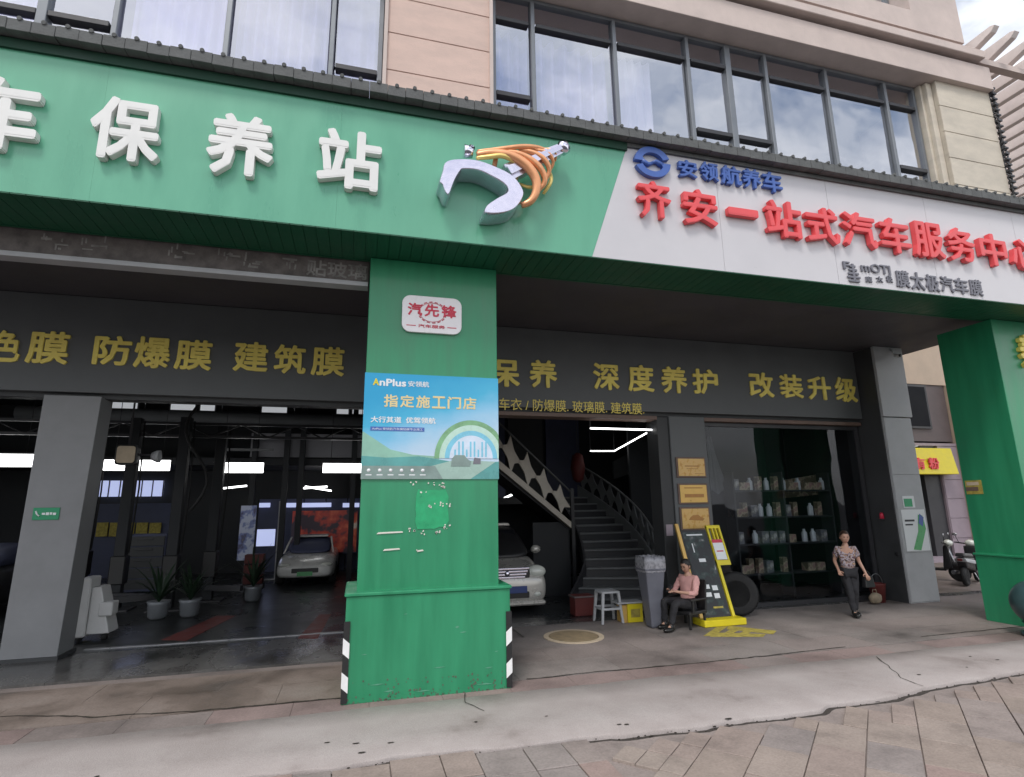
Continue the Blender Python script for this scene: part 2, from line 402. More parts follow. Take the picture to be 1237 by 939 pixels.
for k, c in enumerate([(.26, .22, .205), (.27, .235, .22), (.255, .225, .21), (.285, .215, .20)]):
    ramp_mat('slab_%d' % k, [(.3, [x * .42 for x in c]), (.43, [x * .75 for x in c]), (.56, c), (.78, [min(1, x * 1.2) for x in c])], scale=.75, rough=.6, rough2=.85, bump=.25, bscale=40)

def poster_material():
    """flat print: sky gradient, pale green hills along the bottom"""
    m = bpy.data.materials.new('poster_print'); m.use_nodes = True
    t = m.node_tree; b = t.nodes['Principled BSDF']; b.inputs['Roughness'].default_value = .28
    g = t.nodes.new('ShaderNodeTexCoord'); s = t.nodes.new('ShaderNodeSeparateXYZ'); t.links.new(g.outputs['Generated'], s.inputs[0])
    nz = t.nodes.new('ShaderNodeTexNoise'); nz.inputs['Scale'].default_value = 3.5; nz.inputs['Detail'].default_value = 5
    t.links.new(g.outputs['Generated'], nz.inputs['Vector'])
    a = t.nodes.new('ShaderNodeMath'); a.operation = 'MULTIPLY_ADD'; a.inputs[1].default_value = .35; t.links.new(nz.outputs[0], a.inputs[0])
    a2 = t.nodes.new('ShaderNodeMath'); a2.operation = 'MULTIPLY_ADD'; a2.inputs[1].default_value = -.45; t.links.new(s.outputs[0], a2.inputs[0]); t.links.new(s.outputs[2], a2.inputs[2])
    t.links.new(a2.outputs[0], a.inputs[2])
    r = t.nodes.new('ShaderNodeValToRGB'); cr = r.color_ramp
    for p, c in [(.2, (.50, .64, .78, 1)), (.42, (.26, .54, .76, 1)), (.62, (.05, .42, .66, 1)), (.9, (.01, .33, .60, 1))]:
        e = cr.elements.new(p); e.color = c
    cr.elements.remove(cr.elements[0]); cr.elements.remove(cr.elements[-1])
    t.links.new(a.outputs[0], r.inputs[0]); t.links.new(r.outputs[0], b.inputs['Base Color'])
    MATS['poster_print'] = m
poster_material()

def print_mat(name, bgc, cols, scale=6., rough=.35, thr=.55, emit=0):
    """dim printed graphics too small to read: cells of colour on a ground colour"""
    m = bpy.data.materials.new(name); m.use_nodes = True
    t = m.node_tree; b = t.nodes['Principled BSDF']; b.inputs['Roughness'].default_value = rough
    g = t.nodes.new('ShaderNodeTexCoord')
    v = t.nodes.new('ShaderNodeTexNoise'); v.inputs['Scale'].default_value = scale; v.inputs['Detail'].default_value = 3
    t.links.new(g.outputs['Object'], v.inputs['Vector'])
    r = t.nodes.new('ShaderNodeValToRGB'); cr = r.color_ramp; cr.interpolation = 'EASE'
    cr.elements[0].position = thr - .08; cr.elements[0].color = tuple(bgc) + (1,)
    cr.elements[1].position = .9; cr.elements[1].color = tuple(cols[-1]) + (1,)
    for i, c in enumerate(cols):
        e = cr.elements.new(thr + i * .3 / len(cols)); e.color = tuple(c) + (1,)
    t.links.new(v.outputs[0], r.inputs[0]); t.links.new(r.outputs[0], b.inputs['Base Color'])
    if emit: t.links.new(r.outputs[0], b.inputs['Emission Color']); b.inputs['Emission Strength'].default_value = emit
    MATS[name] = m
print_mat('goods_print', (.20, .20, .22), [(.35, .33, .30), (.6, .58, .55), (.85, .85, .85)], scale=7)
print_mat('goods_warm', (.22, .18, .12), [(.55, .46, .32), (.42, .25, .22), (.7, .64, .55)], scale=5)
print_mat('splash_red', (.05, .03, .05), [(.55, .06, .04), (.75, .16, .08), (.8, .7, .6)], scale=1.6, thr=.52, emit=.035)  # plain wall print; a faint glow is added to brighten its colours
print_mat('banner_print', (.50, .55, .70), [(.2, .25, .5), (.1, .1, .2), (.4, .4, .1)], scale=4)
print_mat('tyre_print', (.008, .009, .010), [(.012, .03, .025), (.06, .07, .07), (.4, .4, .4)], scale=7, thr=.56)
print_mat('blouse_print', (.06, .045, .05), [(.30, .20, .17), (.42, .38, .42), (.08, .03, .05), (.45, .30, .18)], scale=16, thr=.42, rough=.8)
print_mat('leaflet_print', (.70, .74, .72), [(.25, .55, .25), (.06, .38, .10), (.05, .2, .2)], scale=5, thr=.55)
print_mat('plaque_print', (.66, .42, .14), [(.60, .34, .08), (.5, .22, .05)], scale=11, thr=.6)

# ================================================================== THE SETTING
g = MB(); g.box(-200, 300, -200, 300, -.30, -.06); struct(g.build('ground', 'asphalt'))

# bedding under the paving
b = MB(); b.box(-7, 22, 1.2, 6.0, -.055, -.022); struct(b.build('pavement_bed', 'grout'))
# pale concrete strip with a jagged front edge
CR = [(-7, 5.45), (-4, 5.5), (-2.2, 5.42), (-.57, 5.36), (-.13, 5.32), (.2, 5.36), (.41, 5.41), (.7, 5.36), (.97, 5.35), (1.3, 5.28), (1.71, 5.27), (2.04, 5.30), (2.45, 5.24),
      (2.85, 5.23), (3.27, 5.18), (3.5, 5.23), (3.77, 5.24), (4.2, 5.2), (4.64, 5.21), (4.85, 5.32), (5.3, 5.29), (5.72, 5.31), (6.2, 5.42), (6.63, 5.47), (7.3, 5.5), (8.05, 5.56), (9.5, 5.6), (12, 5.62), (22, 5.7)]
def crack_y(x, amp=.022, seed=0):
    for (a, b) in zip(CR, CR[1:]):
        if a[0] <= x <= b[0]:
            y = a[1] + (b[1] - a[1]) * (x - a[0]) / (b[0] - a[0]); break
    return y + amp * noise.noise(Vector((x * 5, seed, 0))) + amp * .6 * noise.noise(Vector((x * 19, seed, 3)))
front = [(x * .06, crack_y(x * .06)) for x in range(int(-7 / .06) + 1, int(22 / .06))]
st = MB(); n = len(front)
def back_y(x): return 6.72 + .06 * noise.noise(Vector((x * .7, 9, 0))) + .02 * noise.noise(Vector((x * 4, 9, 0)))
vs = []
for i, (x, y) in enumerate(front):
    yb = back_y(x)
    vs += [(x, y, -.05), (x, y + .004, .008), (x, y + .018, .022), (x, (y * 2 + yb) / 3, .026), (x, (y + yb * 2) / 3, .022), (x, yb - .02, .012), (x, yb, -.02)]
fs = [(i * 7 + k, (i + 1) * 7 + k, (i + 1) * 7 + k + 1, i * 7 + k + 1) for i in range(n - 1) for k in range(6)]
st.add(vs, fs, True); struct(st.build('concrete_strip', 'pale_concrete'))
# stones, leaves and clods caught along the crack
cr = MB()
for i in range(150):
    x = random.uniform(-3, 9.5); y = crack_y(x) - random.uniform(0.0, .05) ; r = random.uniform(.003, .009)
    cr.sphere((x, y, -.02 + random.uniform(0, .02)), r, n=5, m=3, sc3=(random.uniform(.8, 2.4), 1, .6))
tag(cr.build('dirt_clods', 'crack_dirt'), 'dark soil and grit lying in the crack along the concrete strip', 'dirt', kind='stuff')

# paving stones in front of the strip: diagonal field on the right, a straight border course on the left
pave = thing('pavement', None, None, (3, 4, 0)); pave['kind'] = 'structure'
pbase = {}
def paver(cx, cy, ang, sx, sy, k):
    T = Matrix.Translation((cx, cy, -.006 + random.uniform(-.004, .004))) @ Matrix.Rotation(ang, 4, 'Z') @ Matrix.Rotation(random.uniform(-.006, .006), 4, 'X')
    key = (k, round(sx, 2), round(sy, 2))
    if key not in pbase:
        o = MB().box(-sx / 2, sx / 2, -sy / 2, sy / 2, -.03, .006).build('paving_stone', 'paver_%d' % k, pave, bevel=.004, segs=1); pbase[key] = o; first = True
    else:
        o = pbase[key].copy(); COL.objects.link(o)
    o.parent = pave; o.matrix_local = Matrix.Translation(-ABS[pave.name]) @ T
def fits(cx, cy, ang, sx, sy):
    for a in (-.5, .5):
        for b2 in (-.5, .5):
            x = cx + math.cos(ang) * a * sx - math.sin(ang) * b2 * sy; y = cy + math.sin(ang) * a * sx + math.cos(ang) * b2 * sy
            if y > crack_y(max(-6.9, min(21.9, x))) - .035 or x < 2.12: return False
    return True
pal = [0, 1, 1, 2, 2, 5, 5, 3, 4]
x = -2.4
while x < 2.1:
    wd = random.choice([.42, .36, .46, .30]) ; wd = min(wd, 2.1 - x)
    if wd > .1:
        for r_ in range(3):
            yt = min(crack_y(x), crack_y(x + wd), crack_y(x + wd / 2)) - .03
            hh = .44
            paver(x + wd / 2, yt - hh / 2 - r_ * (hh + .008), 0, wd - .008, hh, random.choice([0, 4, 4, 1, 0, 3]))
    x += wd
ang = rad(42); S1, S2 = .60, .40
u = Vector((math.cos(ang), math.sin(ang))); v = Vector((-u.y, u.x)); cnt = 0
for i in range(-30, 40):
    for j in range(-30, 40):
        c = Vector((4.2, 4.79)) + u * ((i + .5 + (.5 if j % 2 else 0)) * S1) + v * ((j + .5) * S2)
        if not (2.0 < c.x < 11.5 and 2.7 < c.y < 5.75): continue
        nn = noise.noise(Vector((c.x * .8, c.y * .8, 2)))
        k = pal[int(random.random() * len(pal))] if nn > -.05 else random.choice([5, 2, 1])
        if fits(c.x, c.y, ang, S1 - .01, S2 - .01): paver(c.x, c.y, ang, S1 - .009, S2 - .009, k); cnt += 1
        else:
            for q in (-1, 1):
                for q2 in (-1, 1):
                    c2 = c + u * q * S1 / 4 + v * q2 * S2 / 4
                    if fits(c2.x, c2.y, ang, S1 / 2 - .01, S2 / 2 - .01): paver(c2.x, c2.y, ang, S1 / 2 - .006, S2 / 2 - .006, k)
                    elif True:
                        pass
# mortar patch filling between the crack and the cut tiles
mo = MB(); ms = [(x * .08) for x in range(-86, 270)]
vs = []
for x in ms:
    yc = crack_y(max(-6.9, min(21.9, x))) - .06 - .045 * abs(noise.noise(Vector((x * 2.2, 1, 6))))
    yc -= .012 * noise.noise(Vector((x * 9, 4, 4))); vs += [(x, yc, -.012), (x, 1.3, -.012)]
mo.add(vs, [(i * 2, i * 2 + 2, i * 2 + 3, i * 2 + 1) for i in range(len(ms) - 1)]); struct(mo.build('mortar_bed', 'paver_3'))

# forecourt between strip and shop
fo = MB(); fo.box(-9, 24, 6.6, 10.4, -.056, -.02); struct(fo.build('forecourt_bed', 'slab_0'))
fore = thing('forecourt', None, None, (3, 8, 0)); fore['kind'] = 'structure'
fb = {}
def slab(x0, x1, y0, y1, k, z=.006, mat=None):
    sx, sy = x1 - x0 - .004, y1 - y0 - .004
    key = (mat or k, round(sx, 3), round(sy, 3)); c = Vector(((x0 + x1) / 2, (y0 + y1) / 2, z - .02 + random.uniform(-.0015, .0015)))
    if key in fb: again(fb[key], c, fore)
    else: fb[key] = MB().box(c.x - sx / 2, c.x + sx / 2, c.y - sy / 2, c.y + sy / 2, c.z - .02, c.z + .02).build('slab', mat or 'slab_%d' % k, fore)
for i in range(24):
    x = -4.6 + i * .8
    slab(x, x + .8, 6.62, 7.12, 3 if noise.noise(Vector((x * .5, 0, 5))) > -.15 else 0)
for j, (y0, y1) in enumerate([(7.15, 7.85), (7.85, 8.55), (8.55, 9.3), (9.3, 10.1)]):
    for i in range(14):
        x = -5.0 + i * 1.4 + (.7 if j % 2 else 0)
        if x < 1.9 and y0 > 8.5: continue
        if x > 14: continue
        slab(x, x + 1.4, y0, y1, random.choice([0, 1, 2, 1]), mat='slab_damp' if x < 0 else None)
for i in range(5): slab(-5.2 + i * 1.5, -3.7 + i * 1.5, 8.83, 10.1, 9, z=.012, mat='wet_floor')
slab(-9, -5.2, 7.1, 10.4, 0); slab(14, 24, 6.62, 10.4, 0)
fl = MB(); fl.box(-14, 24, 10.1, 10.42, -.056, .0085); struct(fl.build('threshold', 'wet_floor'))
fl = MB(); fl.box(-14, 12.05, 10.42, 22, -.056, .010); struct(fl.build('shop_floor', 'shop_floor'))
fl = MB(); fl.box(12.05, 30, 10.42, 15.9, -.056, .004); struct(fl.build('side_yard', 'forecourt'))
# floor rail across the left bay, red floor stripes, joint
ob = MB().box(-4.0, .4, 10.62, 10.70, .010, .022).build('floor_rail', 'steel'); tag(ob, 'steel rail set in the wet floor across the left bay', 'floor rail')
for (lab, P) in [('long red stripe painted on the floor beside the potted plants', [(195, 773), (225, 774), (285, 744), (262, 744)]), ('short red stripe painted on the floor nearest the green pillar', [(360, 771), (384, 771), (400, 742), (386, 742)])]:
    q = [at(a, b, Z=.014) for a, b in P]; m_ = MB(); m_.hexa([(p.x, p.y, .0105) for p in q], [(p.x, p.y, .014) for p in q])
    tag(m_.build('floor_stripe', 'red_floor'), lab, 'floor marking', 'red stripes on the left bay floor')
# manhole cover
mh = thing('manhole_cover', 'round yellowish manhole cover set in the forecourt before the minivan', 'manhole cover', (3.5, 9.1, .006))
mc = at(693, 769, Z=.01)
MB().lathe([(.0, .0), (.40, .0), (.40, .016), (.0, .016)], (mc.x, mc.y, .004), n=40, smooth=False).build('cover', 'manhole_tan', mh)
MB().lathe([(.41, .0), (.49, .0), (.49, .014), (.41, .014), (.41, 0)], (mc.x, mc.y, .004), n=40, smooth=False).build('rim', 'cream', mh)
# faded yellow marks
ym = MB()
P = [[(868, 756), (880, 756), (862, 768), (850, 768)], [(880, 756), (938, 762), (934, 766), (878, 760)], [(862, 764), (925, 766), (922, 769), (858, 769)], [(888, 757), (898, 758), (880, 768), (870, 768)], [(905, 759), (914, 760), (898, 768), (888, 768)]]
for i, q in enumerate(P):
    q = [at(a, b, Z=.012) for a, b in q]; h = .0105 + i * .0008
    ym.hexa([(p.x, p.y, .007) for p in q], [(p.x, p.y, h) for p in q])
tag(ym.build('floor_marking', 'yellow_worn'), 'worn yellow box markings on the paving in front of the tyre display stand', 'floor marking')
# thin dark crack lines across forecourt and strip
ck = MB()
def crackline(pts, wd, z):
    P = []
    for (a, b) in zip(pts, pts[1:]):
        nseg = max(2, int((Vector(b) - Vector(a)).length / .08))
        for i in range(nseg): P.append(Vector(a).lerp(Vector(b), i / nseg))
    P.append(Vector(pts[-1]))
    P = [Vector((p.x + .02 * noise.noise(Vector((p.x * 6, p.y * 6, 1))), p.y + .035 * noise.noise(Vector((p.x * 6, p.y * 6, 7))))) for p in P]
    for i in range(len(P) - 1):
        d = (P[i + 1] - P[i]).normalized(); nn = Vector((-d.y, d.x)) * wd * (.6 + .6 * random.random()) / 2
        a, b = P[i], P[i + 1]
        ck.add([(a.x - nn.x, a.y - nn.y, z), (b.x - nn.x, b.y - nn.y, z), (b.x + nn.x, b.y + nn.y, z), (a.x + nn.x, a.y + nn.y, z)], [(0, 1, 2, 3)])
crackline([(2.1, 7.14), (3.0, 7.17), (4.2, 7.12), (5.6, 7.15), (7.0, 7.2)], .028, .0095)
crackline([(8.6, 7.34), (10.1, 7.36), (12, 7.4)], .03, .0095)
crackline([(-4.5, 7.62), (-3.4, 7.6), (-2.6, 7.3), (-1.6, 7.16), (-.1, 7.13)], .03, .0095)
crackline([(6.9, 6.6), (6.6, 6.1), (6.35, 5.75), (6.3, 5.45)], .012, .0275)
crackline([(1.25, 6.8), (1.2, 6.5), (1.35, 6.2)], .010, .0275)
tag(ck.build('crack', 'crack_dirt'), 'thin dark cracks running across the forecourt slabs and the concrete strip', 'crack', kind='stuff')
# dark scraps and stains on the strip
lit = MB()
for (a, b) in [(117, 938), (430, 898), (660, 865), (880, 868), (1060, 848), (395, 897), (575, 872), (437, 909), (472, 897), (1172, 793), (1205, 797), (1168, 806), (748, 875), (757, 875), (1110, 815)]:
    p = at(a, b, Z=.03)
    lit.sphere((p.x, p.y, .03), random.uniform(.008, .018), n=6, m=4, sc3=(random.uniform(1, 3.2), 1, .12))
tag(lit.build('litter', 'crack_dirt'), 'dark leaf scraps and crumbs scattered on the pale concrete strip', 'litter', kind='stuff')

# ================================================================== BUILDING
bld = thing('commercial_building', 'stone clad commercial building with ribbon windows above the green car service shop', 'building', (3, 8, 0))
# upper wall masses
def stone_pier(x0, x1, y0, y1, z0, z1, mat, rows, jitter=0):
    core = box('pier', x0 + .01, x1 - .01, y0 + .03, y1, z0, z1, mat, bld, bevel=0)
    zs = rows; 
    for a, b2 in zip(zs, zs[1:]):
        MB().box(x0, x1, y0, y0 + .029, a + .006, b2 - .006).build('stone_panel', mat, core, bevel=.004, segs=1)
    return core
stone_pier(.12, 1.60, 6.70, 7.3, 7.2, 12.0, 'stone_pink', [7.2, 7.95, 8.55, 9.15, 9.75, 10.35, 10.95, 11.55])
for xx in (.12, 1.56):
    MB().box(xx - (.05 if xx < 1 else -.0), xx + (.0 if xx < 1 else .05), 6.66, 7.2, 7.25, 12).build('reveal_trim', 'stone_beam', bld, bevel=.004, segs=1)
stone_pier(10.28, 11.66, 6.70, 8.4, 7.2, 9.96, 'stone_beige', [7.2, 7.75, 8.3, 8.85, 9.4, 9.96])
MB().box(10.14, 10.27, 6.78, 7.1, 7.3, 9.93).box(10.08, 10.14, 6.86, 7.1, 7.3, 9.93).build('reveal_trim', 'stone_beige', bld, bevel=.006, segs=1)
# beam over the windows and the ledge above
beam = MB().box(1.62, 11.66, 6.6, 7.6, 9.94, 10.44).build('beam', 'stone_beam', bld, bevel=.006, segs=1)
MB().box(-6, 11.55, 6.68, 7.6, 10.44, 10.53).build('ledge_groove', 'stone_brown', bld)
MB().box(-6, 11.45, 6.5, 7.6, 10.53, 10.70).build('ledge', 'stone_beam', bld, bevel=.01, segs=1)
MB().box(-6, 11.3, 6.72, 7.6, 10.70, 10.88).build('ledge_groove', 'stone_brown', bld)
MB().box(1.62, 8.9, 6.6, 7.6, 10.88, 11.33).box(8.9, 9.85, 6.6, 7.6, 10.88, 11.33).box(9.85, 11.12, 6.6, 8.4, 10.88, 16).box(-6, 1.62, 6.62, 7.6, 10.88, 16).box(1.62, 9.85, 6.6, 7.6, 13.2, 16).build('wall', 'stone_beam', bld, bevel=0)
MB().box(-12, .06, 6.6, 7.6, 9.94, 10.44).build('beam', 'stone_beam', bld, bevel=.006, segs=1)
# side and back walls
box('side_wall', 11.2, 11.62, 8.4, 24, 5.6, 16, 'stone_beam', bld, bevel=0)
box('roof_slab', -12, 11.6, 6.7, 24, 15.9, 16.1, 'stone_beam', bld, bevel=0)
box('floor_slab', -12, 11.6, 6.72, 24, 5.75, 7.2, 'room_wall', bld, bevel=0)
box('room_ceiling', -12, 11.2, 7.3, 13, 9.98, 10.4, 'room_wall', bld, bevel=0)
box('room_wall', -12, 11.2, 11.5, 11.7, 7.2, 9.98, 'room_wall', bld, bevel=0)

def window_band(label, xs, zrow, zlow, z0, z1, lows, tops=True, Y=7.0, split=()):
    w0 = MB()
    w0.box(xs[0], xs[-1], Y - .05, Y + .05, z1 - .06, z1).box(xs[0], xs[-1], Y - .05, Y + .05, z0, z0 + .06)
    w0.box(xs[0] - .0, xs[0] + .06, Y - .051, Y + .051, z0, z1).box(xs[-1] - .06, xs[-1], Y - .051, Y + .051, z0, z1)
    wo = w0.build('window', 'frame_grey', bld); wo['label'] = label
    for i, xm in enumerate(xs[1:-1]):
        wd = .055 if i in split else .032
        MB().box(xm - wd, xm + wd, Y - .075, Y + .06, z0 + .06, z1 - .06).build('mullion', 'frame_grey', wo, bevel=.006, segs=1)
    for i, (a, b2) in enumerate(zip(xs, xs[1:])):
        MB().box(a + .062, b2 - .062, Y - .06, Y + .05, zrow - .035, zrow + .035).build('transom', 'frame_dark', wo, bevel=.004, segs=1)
        segs = [(zrow + .035, z1 - .06)]
        if i in lows:
            MB().box(a + .062, b2 - .062, Y - .07, Y + .05, zlow - .045, zlow + .03).build('transom', 'frame_dark', wo, bevel=.004, segs=1)
            segs += [(zlow + .03, zrow - .035), (z0 + .06, zlow - .045)]
        else: segs += [(z0 + .06, zrow - .035)]
        for (s0, s1) in segs:
            T = Matrix.Translation(((a + b2) / 2, Y, (s0 + s1) / 2)) @ Matrix.Rotation(random.uniform(-.006, .006), 4, 'X') @ Matrix.Rotation(random.uniform(-.006, .006), 4, 'Z')
            hw, hh = (b2 - a) / 2 - .05, (s1 - s0) / 2 + .01
            MB().box(-hw, hw, -.004, .004, -hh, hh).xf(T).build('pane', 'glass_tint', wo)
    return wo
window_band('wide aluminium ribbon window right of the pink pier', [1.66, 2.31, 3.70, 5.05, 5.84, 6.62, 7.93, 9.30, 10.06], 9.45, 8.12, 7.35, 9.93, (0, 3, 4, 7), split=(3,))
window_band('aluminium ribbon window left of the pink pier', [-7.4, -4.75, -3.97, -3.2, -1.93, -.62, .06], 9.45, 8.07, 7.35, 9.93, (1, 2, 5), split=(1,))
window_band('upper storey window above the stone ledge', [8.9, 9.83], 12.6, 11.7, 11.33, 13.2, ())
box('shutter', 1.64, 8.9, 6.9, 7.0, 11.33, 13.2, 'frame_dark', bld)

# curtains hang behind the panes (own things)
def curtain(x0, x1, z0, z1, Y, lab, mat='curtain', amp=.05, freq=9., gather=0):
    mb = MB(); N = int((x1 - x0) * 60); Hn = 8; vs = []
    for i in range(N + 1):
        u_ = i / N
        for k in range(Hn + 1):
            t_ = k / Hn; pull = gather * math.sin(math.pi * t_) ** 2
            x = x0 + (x1 - x0) * u_; x = x + (((x0 + x1) / 2) - x) * pull
            vs.append((x, Y + amp * math.sin(x * 2 * math.pi * freq + 1.5 * math.sin(x * 3)) + .012 * math.sin(x * 37), z0 + (z1 - z0) * t_))
    mb.add(vs, [(i * (Hn + 1) + k, (i + 1) * (Hn + 1) + k, (i + 1) * (Hn + 1) + k + 1, i * (Hn + 1) + k + 1) for i in range(N) for k in range(Hn)], True)
    return tag(mb.build('curtain', mat), lab, 'curtain', 'curtains behind the upstairs windows')
curtain(1.72, 2.28, 7.3, 9.42, 7.22, 'lilac curtain behind the narrow pane right next to the pink pier', 'curtain_deep', freq=6, amp=.06)
curtain(2.36, 3.66, 7.3, 9.42, 7.22, 'broad lilac curtain behind the second pane right of the pink pier', 'curtain_deep', freq=5, amp=.07)
curtain(3.76, 4.46, 7.3, 9.42, 7.20, 'bright white curtain drawn half across its pane above the sign logo', 'curtain_pale', freq=6)
curtain(-4.7, -4.05, 7.3, 9.9, 7.3, 'pale lilac curtain at the far left edge of the photo', freq=6)
curtain(-3.15, -1.98, 7.3, 9.9, 7.24, 'pale lilac curtain behind the large pane over the second white character', freq=6)
curtain(-1.88, -.67, 7.3, 9.9, 7.22, 'lilac pleated curtain behind the large pane over the third white character', 'curtain_deep', freq=7, amp=.07)
curtain(-.57, .02, 7.3, 9.9, 7.22, 'lilac curtain behind the narrow pane left next to the pink pier', 'curtain_deep', freq=4, amp=.04)

# ground storey: beam wall above doors, ceiling, partitions
box('door_header_wall', -9, 11.15, 10.22, 10.5, 3.88, 5.75, 'wall_dark', bld, bevel=0)
box('porch_ceiling', -9, 12.62, 7.1, 10.5, 5.56, 5.74, 'ceiling_dark', bld, bevel=0)
box('wall', .25, 2.1, 10.2, 10.6, 0, 3.88, 'wall_grey', bld, bevel=.01)
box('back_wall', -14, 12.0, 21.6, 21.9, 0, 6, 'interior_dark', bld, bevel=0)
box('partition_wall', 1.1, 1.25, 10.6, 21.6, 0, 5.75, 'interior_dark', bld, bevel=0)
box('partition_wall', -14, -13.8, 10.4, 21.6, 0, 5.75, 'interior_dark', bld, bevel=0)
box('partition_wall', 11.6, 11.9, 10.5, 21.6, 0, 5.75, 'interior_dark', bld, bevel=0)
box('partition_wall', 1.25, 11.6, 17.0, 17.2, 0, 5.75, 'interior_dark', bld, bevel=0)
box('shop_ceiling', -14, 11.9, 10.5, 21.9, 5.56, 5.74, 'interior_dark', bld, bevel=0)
# left column
lc = MB(); lc.hexa([(-4.84, 10.1, 0), (-4.13, 10.1, 0), (-4.13, 10.60, 0), (-4.84, 10.60, 0)], [(-4.81, 10.1, 3.9), (-4.03, 10.1, 3.9), (-4.03, 10.54, 3.9), (-4.81, 10.54, 3.9)])
lc.build('column', 'column_grey', bld, bevel=.012)
box('column_base', -4.87, -4.10, 10.06, 10.63, 0, .06, 'wall_dark', bld)
# door surrounds of the right bays
md = box('wall_pier', 6.12, 6.96, 10.12, 10.6, 0, 3.88, 'wall_grey', bld, bevel=.01)
box('wall_pier', 5.86, 6.115, 10.16, 10.6, 0, 3.86, 'wall_dark', bld, bevel=.006)
box('door_head', 2.1, 5.86, 10.14, 10.5, 3.80, 3.875, 'frame_brown', bld)
box('door_head', 6.97, 11.1, 10.14, 10.5, 3.80, 3.875, 'frame_brown', bld)
# right column: dark inner face, light front
rc = MB().box(11.16, 11.94, 9.62, 10.3, 0, 3.92).build('column', 'column_light', bld, bevel=.012)
MB().box(11.16, 11.99, 9.60, 10.3, 3.935, 5.555).build('column_head', 'column_light', bld, bevel=.01)
box('jamb_panel', 11.135, 11.158, 9.66, 10.6, 0, 5.54, 'wall_dark', bld, bevel=.003)
box('column_panel', 11.17, 11.93, 9.606, 9.619, 2.66, 3.9, 'column_light', bld, bevel=.003)
box('column_panel', 11.17, 11.93, 9.606, 9.619, 1.02, 2.65, 'column_light', bld, bevel=.003)
box('column_panel', 11.17, 11.93, 9.606, 9.619, .03, 1.01, 'column_light', bld, bevel=.003)

# wall sign boards with yellow characters
def glyph_row(rows, Y, depth, mat, parent, bold=.03):
    for ch, a, b2, t, bt in rows: pxtext(ch, a, b2, t, bt, Y, depth, mat, parent, bold=bold)
ws = thing('wall_sign', 'dark grey wall sign of yellow characters over the left bay reading window film names', 'sign', (-2.5, 10.1, 3.95), 'wall signs over the bays')
box('board', -8, 1.2, 10.10, 10.215, 3.955, 5.55, 'wall_grey', ws)
glyph_row([('色', -12, 25, 399, 437), ('膜', 32, 83.5, 400, 439.6), ('防', 112.5, 158.5, 405.5, 441), ('爆', 162, 206, 407, 444.7), ('膜', 211, 256, 410.6, 447), ('建', 282, 324, 413, 449), ('筑', 331, 370, 416.7, 451.5), ('膜', 376, 416, 419, 454)], 10.07, .03, 'letter_yellow', ws)
ws2 = thing('wall_sign', 'dark grey wall sign of yellow characters over the right bays reading care and upgrade', 'sign', (6.5, 10.1, 3.95), 'wall signs over the bays')
box('board', 1.21, 11.12, 10.10, 10.215, 3.955, 5.55, 'wall_grey', ws2)
glyph_row([('保', 584, 628, 433, 467), ('养', 640, 673, 435, 468.5), ('深', 717, 748, 439, 471), ('度', 759, 790, 441, 473), ('养', 799, 830, 443, 475), ('护', 837, 867.5, 446, 476), ('改', 905.6, 934.6, 450, 480), ('装', 942.5, 970, 452.5, 481), ('升', 976.6, 1004, 455, 483), ('级', 1009.6, 1035, 456, 485.6)], 10.07, .03, 'letter_yellow', ws2)
pxtext('车衣 / 防爆膜. 玻璃膜. 建筑膜.', 603, 778, 484, 498, 10.088, .012, 'letter_yellow', ws2, name='small_lettering', bold=.012)

# old faded board behind the fascia, over the left bay
obd = thing('faded_sign_board', 'old brown grey sign board with ghost marks of removed characters hanging under the soffit', 'sign', (-2, 7.2, 4.95))
box('board', -6.5, .0, 7.18, 7.3, 5.02, 5.325, 'old_board', obd)
box('lower_rail', -6.5, .0, 7.12, 7.3, 4.955, 5.015, 'column_light', obd)
for i, (a, ww) in enumerate([(45, 22), (95, 30), (195, 24), (255, 24), (290, 20), (340, 16)]):
    p = at(a, 305 + a * .05, Y=7.178)
    gm = MB()
    for q in range(7):
        xx = p.x + random.uniform(0, ww / 100); zz = 5.08 + random.uniform(0, .17)
        gm.box(xx, xx + random.uniform(.03, .14), 7.1745 - q * .0004, 7.18, zz, zz + random.uniform(.01, .03)) if q % 2 else gm.box(xx, xx + .018, 7.1745 - q * .0004, 7.18, zz, zz + random.uniform(.04, .1))
    gm.build('ghost_mark', 'letter_ghost', obd)['kind'] = 'stuff'
text('贴玻璃', -.78, -.02, 5.06, 5.28, 7.172, .008, 'letter_ghost', obd, bold=.02)

# ================================================================== FASCIA SIGN
YF = 6.33
fs_ = thing('fascia_sign', 'long green and white fascia sign of the car care station under the roof tiles', 'shop sign', (3, YF, 5.3))
def slant(z): return 2.86 + (z - 5.33) * (.64 / 1.83)
mb = MB(); 
xs = [-8.0, -5.4, -2.9, -.4, 1.3]
for a, b2 in zip(xs, xs[1:]): MB().box(a, b2 - .001, YF, YF + .12, 5.33, 7.12).build('sign_panel', 'green_panel', fs_)
MB().prism([(1.3, 5.33), (slant(5.33), 5.33), (slant(7.12), 7.12), (1.3, 7.12)], YF, YF + .12).build('sign_panel', 'green_panel', fs_)
xs = [4.9, 6.9, 8.9, 10.9, 13.2]
MB().prism([(slant(5.33) + .002, 5.33), (4.898, 5.33), (4.898, 7.12), (slant(7.12) + .002, 7.12)], YF, YF + .12).build('sign_panel', 'white_panel', fs_)
for a, b2 in zip(xs, xs[1:]): MB().box(a + .003, b2 - .003, YF, YF + .12, 5.33, 7.12).build('sign_panel', 'white_panel', fs_)
MB().box(-8, slant(7.1) - .02, YF - .035, YF - .002, 7.00, 7.12).build('top_trim', 'trim_green_shaded', fs_)
MB().box(slant(7.1) - .015, 13.2, YF - .035, YF - .002, 7.06, 7.12).build('top_trim', 'tile_grey', fs_)
